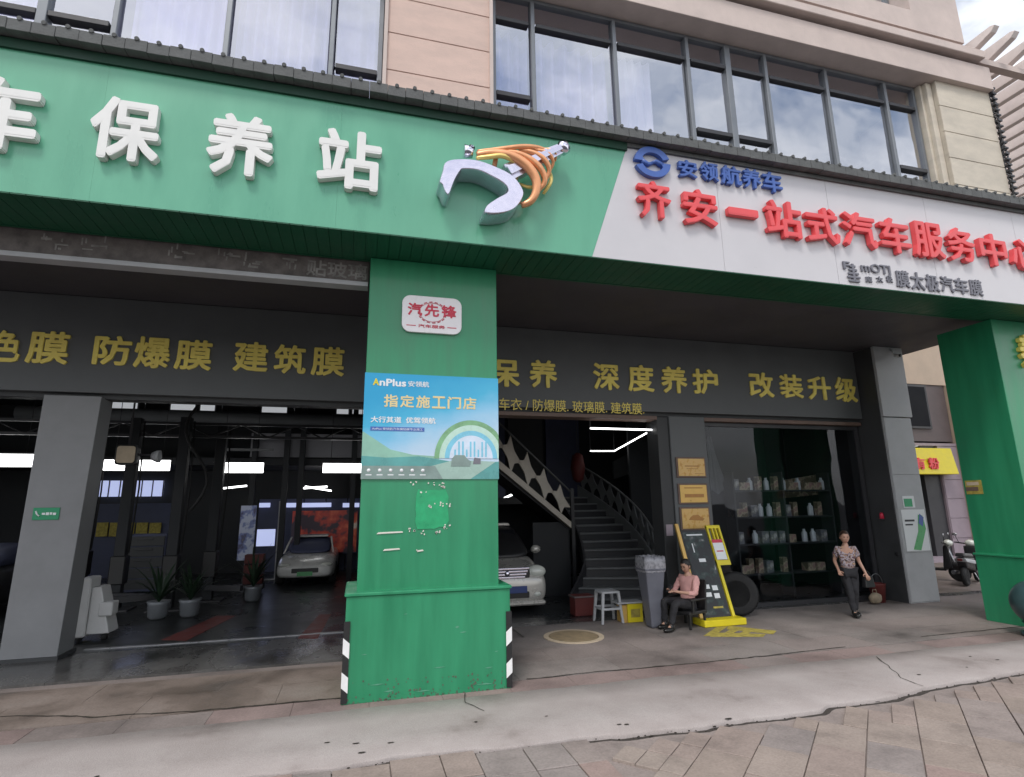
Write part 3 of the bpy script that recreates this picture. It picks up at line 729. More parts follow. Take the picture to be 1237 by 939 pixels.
# ribbed soffit
so_ = MB()
for i in range(150):
    x = -8 + i * .142
    so_.box(x, x + .136, YF + .002, 7.10, 5.315, 5.328)
so_.box(-8, 13.2, YF + .01, 7.10, 5.3285, 5.36)
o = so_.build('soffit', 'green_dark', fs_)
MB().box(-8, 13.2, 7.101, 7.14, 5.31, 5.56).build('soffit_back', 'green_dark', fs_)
# characters
Yl = 6.24
for ch, a, b2, t, bt in [('车', -52, 48, 91, 180), ('保', 107, 195, 118, 194), ('养', 249, 331, 138, 212), ('站', 383, 461, 157, 228)]:
    pxtext(ch, a, b2, t, bt, Yl, .088, 'letter_white', fs_, bold=.035)
for ch, a, b2, t, bt in [('齐', 770, 815, 218, 266), ('安', 825, 871, 228, 275), ('一', 879.5, 919.5, 251, 265), ('站', 925.5, 973, 242, 290), ('式', 974, 1017.5, 250, 297), ('汽', 1018, 1062.5, 256, 302), ('车', 1063, 1103.5, 263, 309), ('服', 1104, 1143.5, 268, 314), ('务', 1145, 1181.5, 275, 319), ('中', 1184, 1219.5, 282, 324), ('心', 1222, 1258, 289, 328)]:
    pxtext(ch, a + 1, b2 - (b2 - a) * .09, t + 1, bt - (bt - t) * (.08 if ch != '一' else .3), Yl, .08, 'letter_red', fs_, bold=.026)
for ch, a, b2, t, bt in [('安', 820, 842.5, 193.5, 214), ('领', 846.5, 868, 196, 218), ('航', 872, 895.7, 200.5, 223), ('养', 897.6, 919.3, 204, 227), ('车', 922, 945, 208, 232)]:
    pxtext(ch, a, b2, t, bt, 6.27, .055, 'letter_blue', fs_, bold=.03)
for ch, a, b2, t, bt in [('膜', 1083, 1099, 327, 347), ('太', 1101, 1117, 329, 350), ('极', 1119, 1135, 332, 352), ('汽', 1137, 1152, 334, 353), ('车', 1154, 1170, 336, 355), ('膜', 1172, 1187, 338, 357)]:
    pxtext(ch, a, b2, t, bt, 6.305, .022, 'letter_grey', fs_, bold=.025)
pxtext('mOTJ', 1041, 1076, 319, 333, 6.305, .022, 'letter_grey', fs_, name='small_lettering', bold=.025)
for a in (1046, 1059, 1071): pxtext('魔' if a == 1046 else '太' if a == 1059 else '极', a, a + 8, 334, 341, 6.31, .018, 'letter_grey', fs_, name='small_lettering', bold=.02)
pxtext('F', 1019, 1027, 316, 325, 6.305, .022, 'letter_grey', fs_, name='small_lettering', bold=.03)
lm = MB()
for r_, dz in ((.085, .0), (.055, .10)):
    c = at(1031, 332, Y=6.305)
    pass
c = at(1031, 329, Y=6.31)
for q in range(5):
    zz = c.z - .16 + q * .06; hw = .12 - abs(q - 1) * .022
    lm.box(c.x - hw, c.x + hw, 6.303, 6.328, zz, zz + .035)
lm.box(c.x - .02, c.x + .02, 6.300, 6.327, c.z - .14, c.z + .14)
lm.build('small_emblem', 'letter_grey', fs_, bevel=.006)
# blue ring logo: two interlocking hooked arcs
lg = MB(); c = at(788, 196.5, Y=6.28); r0, r1 = .155, .25
for s in (0, 1):
    N = 20; a0 = rad(20 + 180 * s); a1 = a0 + rad(160)
    pts = []
    for i in range(N + 1):
        a = a0 + (a1 - a0) * i / N; pts.append((c.x + r1 * 1.12 * math.cos(a), c.z + r1 * .95 * math.sin(a)))
    for i in range(N + 1):
        a = a1 + (a0 - a1) * i / N; k = r0 if i > 3 else r0 - .06 * (1 - i / 3); pts.append((c.x + k * 1.12 * math.cos(a), c.z + k * .95 * math.sin(a)))
    mbq = MB()
    n2 = N + 1
    for i in range(N):
        o0, o1, i0, i1 = pts[i], pts[i + 1], pts[2 * n2 - 1 - i], pts[2 * n2 - 2 - i]
        lg.hexa([(o0[0], 6.26, o0[1]), (i0[0], 6.26, i0[1]), (i1[0], 6.26, i1[1]), (o1[0], 6.26, o1[1])], [(o0[0], 6.328, o0[1]), (i0[0], 6.328, i0[1]), (i1[0], 6.328, i1[1]), (o1[0], 6.328, o1[1])])
    e = a1 - .15; ex, ez = c.x + .15 * math.cos(e), c.z + .14 * math.sin(e)
    f_ = a0 + rad(205 - 20)
    lg.tube([(c.x + r0 * 1.05 * math.cos(a1 - .1), 6.295, c.z + r0 * .9 * math.sin(a1 - .1)), (c.x + .07 * math.cos(a1 + .5), 6.295, c.z + .07 * math.sin(a1 + .5)), (c.x - .01 * math.cos(a1), 6.295, c.z - .01 * math.sin(a1))], [.04, .033, .02], n=8)
lg.build('ring_logo', 'letter_blue', fs_, merge=True)

# wrench emblem ------------------------------------------------------------
M('chrome_soft', (.66, .64, .76), rough=.2, metal=.8, nscale=3, namt=.05, bump=1.0, bscale=1.7)
we = thing('wrench_emblem', 'three dimensional chrome wrench wrapped in an orange coil spring mounted on the green fascia', 'emblem', at(610, 220, Y=6.25))
def zp(x, y, Y): return at(510 + x / 6.185, 150 + y / 6.185, Y=Y)
out = [(150, 455), (128, 425), (150, 350), (165, 290), (215, 262), (330, 256), (440, 272), (560, 318), (650, 362), (705, 408), (745, 465), (762, 515), (745, 565), (700, 625), (640, 655), (560, 668), (480, 665), (462, 650),
       (485, 600), (560, 548), (640, 498), (605, 440), (510, 385), (420, 345), (315, 335), (285, 352), (245, 420), (205, 520), (175, 515)]
YW = 6.02
pts = [zp(x, y, YW) for x, y in out]; cxw = sum(p.x for p in pts) / len(pts); czw = sum(p.z for p in pts) / len(pts)
def inset(P, d):
    P = [Vector(p) for p in P]; n_ = len(P); res = []
    ar = sum(P[i].x * P[(i + 1) % n_].y - P[(i + 1) % n_].x * P[i].y for i in range(n_)); sg = 1 if ar > 0 else -1
    for i in range(n_):
        a = (P[i] - P[i - 1]).normalized(); b_ = (P[(i + 1) % n_] - P[i]).normalized()
        n1 = Vector((-a.y, a.x)) * sg; n2 = Vector((-b_.y, b_.x)) * sg; m_ = (n1 + n2); m_ = m_.normalized() / max(.55, m_.length / 2)
        res.append(P[i] + m_ * d)
    return res
def smooth_closed(P, k_=4, keep=()):
    n_ = len(P); res = []
    for i in range(n_):
        p0, p1, p2, p3 = [Vector(P[(i + j) % n_]) for j in (-1, 0, 1, 2)]
        for k in range(k_):
            t_ = k / k_; res.append(.5 * ((2 * p1) + (p2 - p0) * t_ + (2 * p0 - 5 * p1 + 4 * p2 - p3) * t_ * t_ + (3 * p1 - p0 - 3 * p2 + p3) * t_ ** 3))
    return res
out2 = smooth_closed([(p.x, p.z) for p in pts]); n_ = len(out2)
rings = [(0, 6.31), (0, YW + .07), (.002, YW + .045), (.005, YW + .022), (.009, YW + .008), (.013, YW)]
vs = []; fsx = []
for d_, y_ in rings:
    vs += [(p.x, y_, p.y) for p in inset(out2, d_)]
for k in range(len(rings) - 1): fsx += [(k * n_ + i, k * n_ + (i + 1) % n_, (k + 1) * n_ + (i + 1) % n_, (k + 1) * n_ + i) for i in range(n_)]
wmb = MB().add(vs, fsx, True); wmb.f.append(tuple(range((len(rings) - 1) * n_, len(rings) * n_))); wmb.sm.append(False)
wmb.build('wrench_head', 'chrome_soft', we)
# shank towards the upper right, with a socket at its end
sp = [zp(590, 330, 6.1), zp(720, 385, 6.1), zp(1010, 185, 6.1), zp(985, 170, 6.1)]
A0, A1 = zp(640, 365, 6.12), zp(1030, 190, 6.12)
d = (A1 - A0).normalized(); pn = Vector((-d.z, 0, d.x))
mbs = MB()
for s_, (w0_, w1_, yy) in enumerate([(.115, .07, 6.09), (.06, .035, 6.05)]):
    a, b2 = A0, A1
    mbs.hexa([a - pn * w0_ + Vector((0, yy - 6.12, 0)), a + pn * w0_ + Vector((0, yy - 6.12, 0)), b2 + pn * w1_ + Vector((0, yy - 6.12, 0)), b2 - pn * w1_ + Vector((0, yy - 6.12, 0))],
             [a - pn * w0_ + Vector((0, .1, 0)), a + pn * w0_ + Vector((0, .1, 0)), b2 + pn * w1_ + Vector((0, .1, 0)), b2 - pn * w1_ + Vector((0, .1, 0))])
mbs.build('shank', 'chrome_soft', we, bevel=.008)
MB().tube([A1 - d * .02, A1 + d * .03, A1 + d * .10], [.06, .095, .085], n=16).build('socket_end', 'chrome', we)
e = zp(340, 208, 6.12); MB().tube([e + Vector((-.05, 0, 0)), e + Vector((.06, 0, .0))], [.085, .07], n=14).tube([e + Vector((.02, 0, .0)), e + Vector((.055, 0, .075))], [.035, .045], n=10).build('coil_end', 'chrome', we)
# conical coil spring round the shank: bands sweeping over the front, thinner bands behind
def band(P, w0_, w1_, Y, mat='gold_coil'):
    pts_ = [zp(x, y, Y) for x, y in P]; n_ = len(pts_)
    # smooth the hand-laid polyline
    Q = []
    for i in range(n_ - 1):
        p0, p1, p2, p3 = pts_[max(0, i - 1)], pts_[i], pts_[i + 1], pts_[min(n_ - 1, i + 2)]
        for k in range(5):
            t_ = k / 5; Q.append(.5 * ((2 * p1) + (p2 - p0) * t_ + (2 * p0 - 5 * p1 + 4 * p2 - p3) * t_ * t_ + (3 * p1 - p0 - 3 * p2 + p3) * t_ ** 3))
    Q.append(pts_[-1]); m_ = len(Q)
    Q = [q + Vector((0, .10 * abs(i / (m_ - 1) - .45) ** 1.5 * 2, 0)) for i, q in enumerate(Q)]
    R_ = [(w0_ + (w1_ - w0_) * math.sin(math.pi * min(1, i / (m_ - 1) * .85 + .1))) for i in range(m_)]
    MB().tube(Q, R_, n=10).build('coil_band', mat, we)
band([(415, 212), (520, 205), (640, 225), (720, 265), (800, 330), (852, 410), (858, 490), (820, 560), (755, 585)], .034, .062, 6.04)
band([(610, 188), (700, 205), (790, 250), (870, 315), (915, 380), (920, 430), (885, 470)], .022, .043, 6.05)
band([(730, 176), (815, 200), (890, 245), (940, 300), (955, 345), (935, 395)], .02, .036, 6.06)
band([(830, 170), (905, 195), (958, 232), (985, 275), (975, 315)], .014, .024, 6.07)
band([(905, 170), (960, 188), (1000, 218), (1008, 250)], .012, .02, 6.08)
band([(420, 186), (560, 182), (700, 172), (800, 165), (880, 164), (960, 178)], .022, .032, 6.07)
M('gold_yellow', (.85, .66, .22), rough=.36, metal=.4, nscale=3, namt=.15)
band([(412, 236), (500, 240), (600, 238), (680, 262), (740, 300)], .02, .032, 6.035, 'gold_yellow')
band([(735, 430), (790, 465), (850, 470), (905, 430), (930, 370)], .014, .024, 6.2, 'gold_yellow')
band([(915, 505), (950, 455), (968, 395), (965, 330)], .016, .026, 6.18, 'gold_yellow')
band([(545, 305), (548, 265), (560, 235)], .028, .034, 6.15)

# ---------------- tiled eave above the fascia
ev = thing('eave', 'grey tiled eave running along the top of the fascia sign', 'eave', (3, 6.4, 7.12))
def tile_mb(x):
    m_ = MB(); m_.hexa([(x, 6.17, 7.125), (x + .216, 6.17, 7.125), (x + .216, 6.69, 7.16), (x, 6.69, 7.16)], [(x, 6.17, 7.265), (x + .216, 6.17, 7.265), (x + .216, 6.69, 7.335), (x, 6.69, 7.335)])
    m_.tube([(x + .108, 6.155, 7.27), (x + .108, 6.68, 7.335)], .026, n=8); return m_
t0 = tile_mb(-8.0).build('roof_tile', 'tile_grey', ev, bevel=.004, segs=1)
for i in range(1, 96):
    o = again(t0, ABS[t0.name] + Vector((i * .22, random.uniform(-.004, .004), random.uniform(-.004, .004))), ev); o.rotation_euler = (0, random.uniform(-.01, .01), 0)

# ================================================================== PILLARS
def pillar(x0, x1, y0, y1, lab, joints=True):
    p = thing('pillar', lab, 'pillar', ((x0 + x1) / 2, (y0 + y1) / 2, 0), 'green pillars carrying the fascia')
    sh = box('shaft', x0, x1, y0, y1, 1.15, 5.31, 'green_pillar', p, bevel=.006)
    box('plinth', x0 - .11, x1 + .11, y0 - .12, y1 - .06, 0.0, 1.12, 'green_pillar', p, bevel=.008)
    box('plinth_cap', x0 - .13, x1 + .13, y0 - .14, y1 - .04, 1.12, 1.158, 'green_pillar', p, bevel=.008)
    gz = .86
    for sx in (0, 1):
        cxg = x0 - .115 if sx == 0 else x1 + .115
        yb, yf = y0 + .01, y0 - .128
        gm = MB()
        if sx == 0: gm.box(cxg - .008, cxg, yf, yb, .02, gz).box(cxg - .008, cxg + .06, yf - .008, yf, .02, gz)
        else: gm.box(cxg, cxg + .008, yf, yb, .02, gz).box(cxg - .06, cxg + .008, yf - .008, yf, .02, gz)
        gd = gm.build('corner_guard', 'black_rubber', p)
        for zz in (.12, .47):
            sg = 1 if sx else -1
            a, b2 = (cxg + .009 * sg, 0)
            X0, X1 = (cxg - .062, cxg + .009) if sx else (cxg - .009, cxg + .062)
            MB().hexa([(X0, yf - .0095, zz + (.0 if sx else .06)), (X1, yf - .0095, zz + (.06 if sx else 0)), (X1, yf - .0095, zz + (.22 if sx else .16)), (X0, yf - .0095, zz + (.16 if sx else .22))],
                      [(X0, yf - .007, zz + (.0 if sx else .06)), (X1, yf - .007, zz + (.06 if sx else 0)), (X1, yf - .007, zz + (.22 if sx else .16)), (X0, yf - .007, zz + (.16 if sx else .22))]).build('reflective_band', 'reflective_white', gd)
            xs_ = cxg + .0095 * sg
            MB().hexa([(xs_, yf, zz + .06), (xs_, yb, zz), (xs_, yb, zz + .16), (xs_, yf, zz + .22)], [(xs_ - .002 * sg, yf, zz + .06), (xs_ - .002 * sg, yb, zz), (xs_ - .002 * sg, yb, zz + .16), (xs_ - .002 * sg, yf, zz + .22)]).build('reflective_band', 'reflective_white', gd)
    return p
pc = pillar(.02, 1.71, 7.0, 8.0, 'green square pillar in the middle carrying a film poster and round cornered badge')
sf = MB(); random.seed(5)
for (x, z, L_, t_) in [(1.15, .72, .05, .012), (1.2, .66, .09, .006), (.9, .30, .14, .005), (1.5, .25, .10, .006), (.2, .18, .16, .006), (.35, .10, .12, .008), (1.4, .08, .2, .007), (.7, .07, .18, .006), (1.62, .42, .05, .005), (.1, .5, .06, .005), (.55, .9, .05, .004)]:
    sf.prism([(x, z), (x + L_ * .5, z - t_), (x + L_, z + t_ * random.uniform(-1, 1)), (x + L_ * .6, z + t_ * 1.2)], 6.877, 6.8785)
M('scuff', (.10, .30, .20), rough=.7, nscale=20, namt=.3)
sf.build('scuff_mark', 'scuff', pc)['kind'] = 'stuff'
# mud splashes drying along the foot of the plinth
ms_ = MB()
for i in range(150):
    x = random.uniform(-.08, 1.82); z = .01 + random.random() ** 2.2 * .22; r = random.uniform(.004, .014)
    ms_.prism([(x + r * math.cos(a) * random.uniform(.6, 1.2), z + r * 1.2 * math.sin(a) * random.uniform(.6, 1.2)) for a in (0, 1.05, 2.1, 3.15, 4.2, 5.25)], 6.8765, 6.8785)
M('mud', (.10, .13, .09), rough=.9, nscale=20, namt=.3)
ms_.build('mud_splash', 'mud', pc)['kind'] = 'stuff'
pr = pillar(10.95, 12.6, 7.0, 8.0, 'green square pillar at the right edge with a small yellow sticker on its side')
# right pillar character (only its left part is in view)
text('养', 11.42, 12.1, 4.42, 5.05, 6.93, .069, 'letter_yellow', pr, bold=.04)
text('车', 11.5, 12.0, 4.0, 4.3, 6.985, .014, 'letter_white', pr, bold=.02)
# sticker on the right pillar side
sk = thing('sticker', 'small yellow and dark sticker on the left side of the right green pillar', 'sticker', (10.95, 7.8, 2.3))
box('backing', 10.944, 10.949, 7.67, 7.96, 2.2, 2.45, 'yellow_worn', sk, bevel=0)
box('print', 10.940, 10.9435, 7.74, 7.96, 2.26, 2.33, 'frame_brown', sk, bevel=0); box('print', 10.940, 10.9435, 7.72, 7.93, 2.36, 2.42, 'cream', sk, bevel=0)

# badge on the pillar
bd = thing('badge_sign', 'white rounded badge with red characters high on the middle green pillar', 'sign', (.82, 6.97, 4.55))
def rrect(x0, x1, z0, z1, r, n=6):
    P = []
    for (cx_, cz_, a0) in [(x1 - r, z0 + r, -90), (x1 - r, z1 - r, 0), (x0 + r, z1 - r, 90), (x0 + r, z0 + r, 180)]:
        for i in range(n + 1): a = rad(a0 + 90 * i / n); P.append((cx_ + r * math.cos(a), cz_ + r * math.sin(a)))
    return P
MB().prism(rrect(.44, 1.22, 4.32, 4.82, .11), 6.955, 7.0).build('plate', 'badge_white', bd, bevel=.006)
gr = MB(); cgx, cgz = .83, 4.60
for i in range(16):
    a0, a1 = 2 * math.pi * i / 16, 2 * math.pi * (i + .6) / 16
    gr.tube([(cgx + .185 * math.cos(a), 6.953, cgz + .145 * math.sin(a)) for a in (a0, (a0 + a1) / 2, a1)], .006, n=5)
gr.tube([(cgx + .17 * math.cos(2 * math.pi * i / 32), 6.953, cgz + .13 * math.sin(2 * math.pi * i / 32)) for i in range(33)], .004, n=5)
gr.build('gear_mark', 'print_red', bd)
for ch, a, b2 in (('汽', .51, .70), ('先', .73, .92), ('锋', .95, 1.15)): text(ch, a, b2, 4.54, 4.715, 6.949, .006, 'print_red', bd, bold=.035)
text('汽车服务', .65, 1.0, 4.385, 4.43, 6.950, .005, 'print_red', bd, name='small_lettering', bold=.02)
MB().box(.50, .62, 6.951, 6.955, 4.402, 4.412).box(1.03, 1.15, 6.951, 6.955, 4.402, 4.412).build('rule_mark', 'print_red', bd)

# poster on the pillar
po = thing('poster', 'blue film poster with an arch and a road scene on the middle pillar', 'poster', (.86, 6.99, 2.45))
px0, px1, pz0, pz1 = .01, 1.72, 2.44, 3.76
box('sheet', px0, px1, 6.990, 6.9985, pz0, pz1, 'poster_print', po, bevel=0)
def flat(name, poly, y, mat, th=.0012): return MB().prism(poly, y, y + th).build(name, mat, po)
M('hill_green', (.25, .48, .38), rough=.3, nscale=3, namt=.2); M('hill_teal', (.10, .34, .33), rough=.3, nscale=3, namt=.25)
M('road_print', (.34, .50, .44), rough=.3, nscale=3, namt=.15); M('arch_green', (.20, .42, .22), rough=.3, nscale=6, namt=.3); M('arch_pale', (.50, .72, .62), rough=.3, nscale=5, namt=.15)
M('city_pale', (.62, .72, .85), rough=.3, nscale=5, namt=.15); M('arch_blue', (.20, .55, .72), rough=.3, nscale=5, namt=.15); M('band_grey', (.22, .30, .28), rough=.4, nscale=6, namt=.2)
flat('hill', [(px0, pz0), (px0, 3.02), (.12, 2.95), (.35, 2.80), (.62, 2.74), (.95, 2.72), (.95, pz0)][::-1], 6.9885, 'hill_green')
flat('hill', [(px0, pz0), (px0, 2.72), (.3, 2.70), (.7, 2.72), (1.1, 2.66), (px1, 2.66), (px1, pz0)][::-1], 6.9870, 'hill_teal')
flat('road', [(.25, pz0), (1.35, pz0), (1.68, 2.66), (1.15, 2.68)], 6.9855, 'road_print')
def arch(cx_, cz_, r0, r1, y, mat, name, a0=0, a1=180):
    m_ = MB(); N = 28
    P = [(cx_ + r * math.cos(rad(a0 + (a1 - a0) * i / N)), cz_ + r * 1.04 * math.sin(rad(a0 + (a1 - a0) * i / N))) for r in (r0, r1) for i in range(N + 1)]
    P = [(min(px1 - .002, x), z) for x, z in P]
    vs = [(x, y, z) for x, z in P]; m_.add(vs, [(i, i + 1, i + N + 2, i + N + 1) for i in range(N)]); m_.build(name, mat, po)
arch(1.36, 2.70, .41, .47, 6.9845, 'arch_green', 'arch'); arch(1.36, 2.70, .34, .41, 6.9842, 'arch_pale', 'arch'); arch(1.36, 2.70, .28, .34, 6.9839, 'arch_blue', 'arch')
arch(1.36, 2.70, .001, .28, 6.9836, 'city_pale', 'skyline_panel')
tw = MB()
for i in range(9):
    x = 1.14 + i * .05; h = .09 + .12 * abs(math.sin(i * 2.1)); tw.box(x, x + .022, 6.9822, 6.9834, 2.72, 2.72 + h)
tw.build('tower_print', 'arch_blue', po)
MB().prism([(1.10, 2.60), (1.34, 2.60), (1.36, 2.66), (1.31, 2.69), (1.27, 2.74), (1.15, 2.74), (1.11, 2.69)], 6.9812, 6.9822).build('car_print', 'band_grey', po)
MB().prism([(1.38, 2.63), (1.48, 2.63), (1.48, 2.70), (1.40, 2.71)], 6.9812, 6.9822).build('car_print', 'letter_grey', po)
MB().prism([(px0, pz0), (1.0, pz0), (.9, 2.60), (px0, 2.60)], 6.9800, 6.9812).build('footer_band', 'band_grey', po)
for i in range(6):
    x = .10 + i * .13; MB().lathe([(.0, 0), (.022, 0), (.022, .001), (0, .001)], (x, 6.9798, 2.545), axis='y', n=10).build('footer_icon', 'poster_white', po)
    MB().box(x - .035, x + .035, 6.9790, 6.9799, 2.485, 2.497).build('footer_line', 'poster_white', po)
text('A', .11, .185, 3.60, 3.69, 6.986, .003, 'yellow_paint', po, name='lettering', bold=.05)
text('nPlus', .19, .52, 3.595, 3.69, 6.986, .003, 'poster_white', po, name='lettering', bold=.04)
text('安领航', .545, .81, 3.60, 3.675, 6.986, .003, 'poster_white', po, name='lettering', bold=.02)
for i, ch in enumerate('指定施工门店'): text(ch, .25 + i * .20, .425 + i * .20, 3.33, 3.49, 6.986, .003, 'print_cream', po, bold=.03)
text('大行其道  优驾领航', .10, .90, 3.13, 3.21, 6.986, .003, 'poster_white', po, name='lettering', bold=.03)
box('text_band', .10, .76, 6.9865, 6.9885, 3.03, 3.08, 'letter_blue', po, bevel=0)
text('AnPlus 安领航汽车膜贴膜专业施工', .12, .74, 3.04, 3.07, 6.9855, .001, 'poster_white', po, name='lettering', bold=.01)
# torn sticker remains below the poster
tr_ = thing('torn_sticker', 'bright green patch with torn white paper remains below the poster on the pillar', 'sticker', (.88, 6.99, 2.1))
gp = []
random.seed(3)
for i in range(22):
    a = 2 * math.pi * i / 22; r = 1 / max(abs(math.cos(a)), abs(math.sin(a)), .72); gp.append((.875 + .20 * r * math.cos(a) * random.uniform(.93, 1.05), 2.08 + .23 * r * math.sin(a) * random.uniform(.93, 1.05)))
MB().prism(gp, 6.993, 6.9985).build('patch', 'sticker_green', tr_)
fk = MB()
for (x, z, n_) in [(.64, 2.38, 3), (.86, 2.37, 3), (1.0, 2.36, 8), (.87, 2.12, 5), (.98, 2.13, 4), (1.07, 2.13, 3), (.63, 1.83, 7), (.75, 1.80, 3), (.95, 1.81, 5), (1.06, 1.86, 6), (.70, 1.60, 2), (.77, 2.27, 2)]:
    for q in range(n_):
        xx, zz = x + random.uniform(-.04, .04), z + random.uniform(-.03, .03)
        P = [(xx + random.uniform(.003, .017) * math.cos(a), zz + random.uniform(.003, .02) * math.sin(a)) for a in (0, 1.2, 2.5, 3.8, 5.1)]
        fk.prism(P, 6.990, 6.9928)
for (a, b2, z) in [(.22, .53, 1.795), (.30, .50, 1.60), (.70, .78, 1.575)]:
    fk.prism([(a, z), (b2, z + .01), (b2 - .01, z + .026), (a + .02, z + .02)], 6.990, 6.998)
fk.build('paper_flakes', 'paper_flake', tr_)

# ================================================================== PERGOLA and right background
pg = thing('pergola', 'pink white slatted pergola projecting beside the building corner against the sky', 'pergola', (14, 9, 10.9))
MB().box(11.46, 22, 6.62, 6.76, 10.53, 10.66).build('front_beam', 'stone_beam', pg, bevel=.005)
MB().box(11.63, 22, 11.2, 11.34, 10.80, 10.95).build('back_beam', 'stone_beam', pg, bevel=.005)
def slat_mb(x):
    m_ = MB(); w_ = .07
    prof = [(6.22, 11.02), (6.30, 10.93), (6.75, 10.80), (13.4, 10.80), (13.4, 11.06), (6.3, 11.06)]
    vs = [(x - w_, y, z) for y, z in prof] + [(x + w_, y, z) for y, z in prof]; n_ = len(prof)
    m_.add(vs, [tuple(range(n_)), tuple(reversed(range(n_, 2 * n_)))] + [(i, i + n_, (i + 1) % n_ + n_, (i + 1) % n_) for i in range(n_)]); return m_
s0 = slat_mb(11.47).build('slat', 'slat_pink', pg, bevel=.006, segs=1)
for i in range(1, 18): again(s0, ABS[s0.name] + Vector((i * .53, 0, 0)), pg)
for i in range(8):
    xx = 11.7 + i * 1.1
    MB().lathe([(.0, 0), (.10, 0), (.10, .16), (0, .16)], (xx, 9.4, 10.62), n=12).build('lamp_pod', 'frame_grey', pg) if i % 2 else None
# cable bundle down the corner of the building
cb = MB(); pts = [Vector((11.70, 6.68, 10.0 - i * .03)) for i in range(95)]
for k in range(3):
    cb.tube([p + Vector((.03 * math.sin(i * .55 + k * 2.1), .03 * math.cos(i * .7 + k * 2.1), 0)) for i, p in enumerate(pts)], .016, n=5)
for i in range(0, 95, 4): cb.box(11.66, 11.76, 6.63, 6.72, pts[i].z, pts[i].z + .035)
tag(cb.build('cable_bundle', 'frame_dark'), 'dark twisted cable bundle running down the corner of the building', 'cable')

YB = 16.0
bb = thing('background_building', 'tan and brown stone building behind the scooters with a dark upper window', 'building', (20, 17, 0))
def bx_(px0_, px1_, zlo, zhi): 
    return at(px0_, 570, Y=YB).x, at(px1_, 570, Y=YB).x
box('wall', 12.6, 40, YB + .05, 26, 6.48, 17.0, 'facade_tan', bb, bevel=0)
box('cornice', 12.5, 40.2, YB - .3, 26.2, 17.0, 17.35, 'stone_brown', bb)
box('ledge', 12.5, 40.2, YB - .12, YB + .04, 15.6, 15.8, 'stone_beam', bb)
box('ledge', 12.5, 40.2, YB - .12, YB + .04, 11.0, 11.25, 'stone_beam', bb)
box('wall', 12.6, 21.9, YB + .1, 26, 4.28, 6.475, 'stone_brown', bb, bevel=0)
box('ledge', 12.6, 21.9, YB - .0, YB + .1, 4.10, 4.2, 'stone_mauve', bb)
box('wall', 20.95, 21.9, YB + .02, YB + .9, 0, 4.09, 'stone_mauve', bb, bevel=0)
for z in (.75, 1.45, 2.15, 2.85): box('stone_panel', 20.98, 21.87, YB - .005, YB + .018, z, z + .68, 'stone_mauve', bb, bevel=.005)
box('wall', 21.92, 22.4, YB - .3, YB + .9, 0, 6.475, 'facade_tan', bb, bevel=0)
box('wall', 12.6, 16.5, YB + .1, YB + .9, 0, 4.27, 'stone_brown', bb, bevel=0)
wn_ = box('window', 18.3, 20.9, YB + .02, YB + .098, 4.75, 6.45, 'frame_dark', bb); box('pane', 18.4, 20.8, YB + .0, YB + .018, 4.84, 6.36, 'black_glass', wn_, bevel=0)
dr = box('door', 17.6, 20.2, YB + .3, YB + .36, .1, 3.05, 'stair_nose', bb); box('handle', 19.2, 19.25, YB + .22, YB + .298, 1.1, 1.4, 'steel', dr)
dj = box('door_frame', 20.2, 20.95, YB + .1, YB + .5, 0, 4.1, 'frame_dark', bb)
box('sticker', 18.6, 19.6, YB + .28, YB + .297, 2.72, 2.86, 'poster_white', dr, bevel=0)
box('panel_lower', 17.8, 20.0, YB + .26, YB + .297, .2, 1.35, 'column_light', dr)
box('step', 16.5, 22.6, YB - .6, YB + .9, 0, .12, 'stone_mauve', bb)
ys = thing('noodle_shop_sign', 'yellow shop sign with red characters over the door behind the scooters', 'shop sign', (19, YB, 3.1))
a_ = at(1098, 556, Y=YB - .3).x; b_ = at(1151, 556, Y=YB - .3).x
MB().hexa([(a_ - .8, YB - .45, 3.02), (b_, YB - .45, 3.02), (b_, YB + .0, 3.02), (a_ - .8, YB + .0, 3.02)], [(a_ - .8, YB - .3, 3.98), (b_, YB - .3, 3.98), (b_, YB + .0, 3.98), (a_ - .8, YB + .0, 3.98)]).build('sign_box', 'yellow_paint', ys, bevel=.02)
for ch, a, b2 in (('有', 1106, 1118), ('粉', 1123, 1135)): pxtext(ch, a, b2, 553, 567, YB - .47, .06, 'letter_red', ys, bold=.03)

# ================================================================== LEFT BAY CONTENT
led0 = None
def led(px_l, px_r, py, Y, lab, h=.26, mat='led'):
    a, b2 = at(px_l, py, Y=Y), at(px_r, py, Y=Y)
    t_ = thing('ceiling_light', lab, 'light', ((a.x + b2.x) / 2, Y, a.z), 'white light panels in the left bay')
    box('diffuser', a.x, b2.x, Y, Y + .05, a.z - h / 2, a.z + h / 2, mat, t_, bevel=.005)
    box('housing', a.x - .03, b2.x + .03, Y - .02, Y + .12, a.z + h / 2 + .002, a.z + h / 2 + .04, 'frame_dark', t_)
    MB().tube([(a.x + .2, Y + .09, a.z + h / 2), (a.x + .2, Y + .09, 5.56)], .008, n=5).tube([(b2.x - .2, Y + .09, a.z + h / 2), (b2.x - .2, Y + .09, 5.56)], .008, n=5).build('hanger', 'frame_dark', t_)
led(-30, 40, 556, 16, 'white light panel at the far left beyond the grey column', .30)
led(125, 205, 562, 16, 'white light panel behind the beige lamp near the grey column', .26)
led(258, 318, 565, 16, 'white light panel in the middle of the left bay')
led(390, 452, 565.5, 16, 'white light panel cut by the edge of the green pillar', .25)
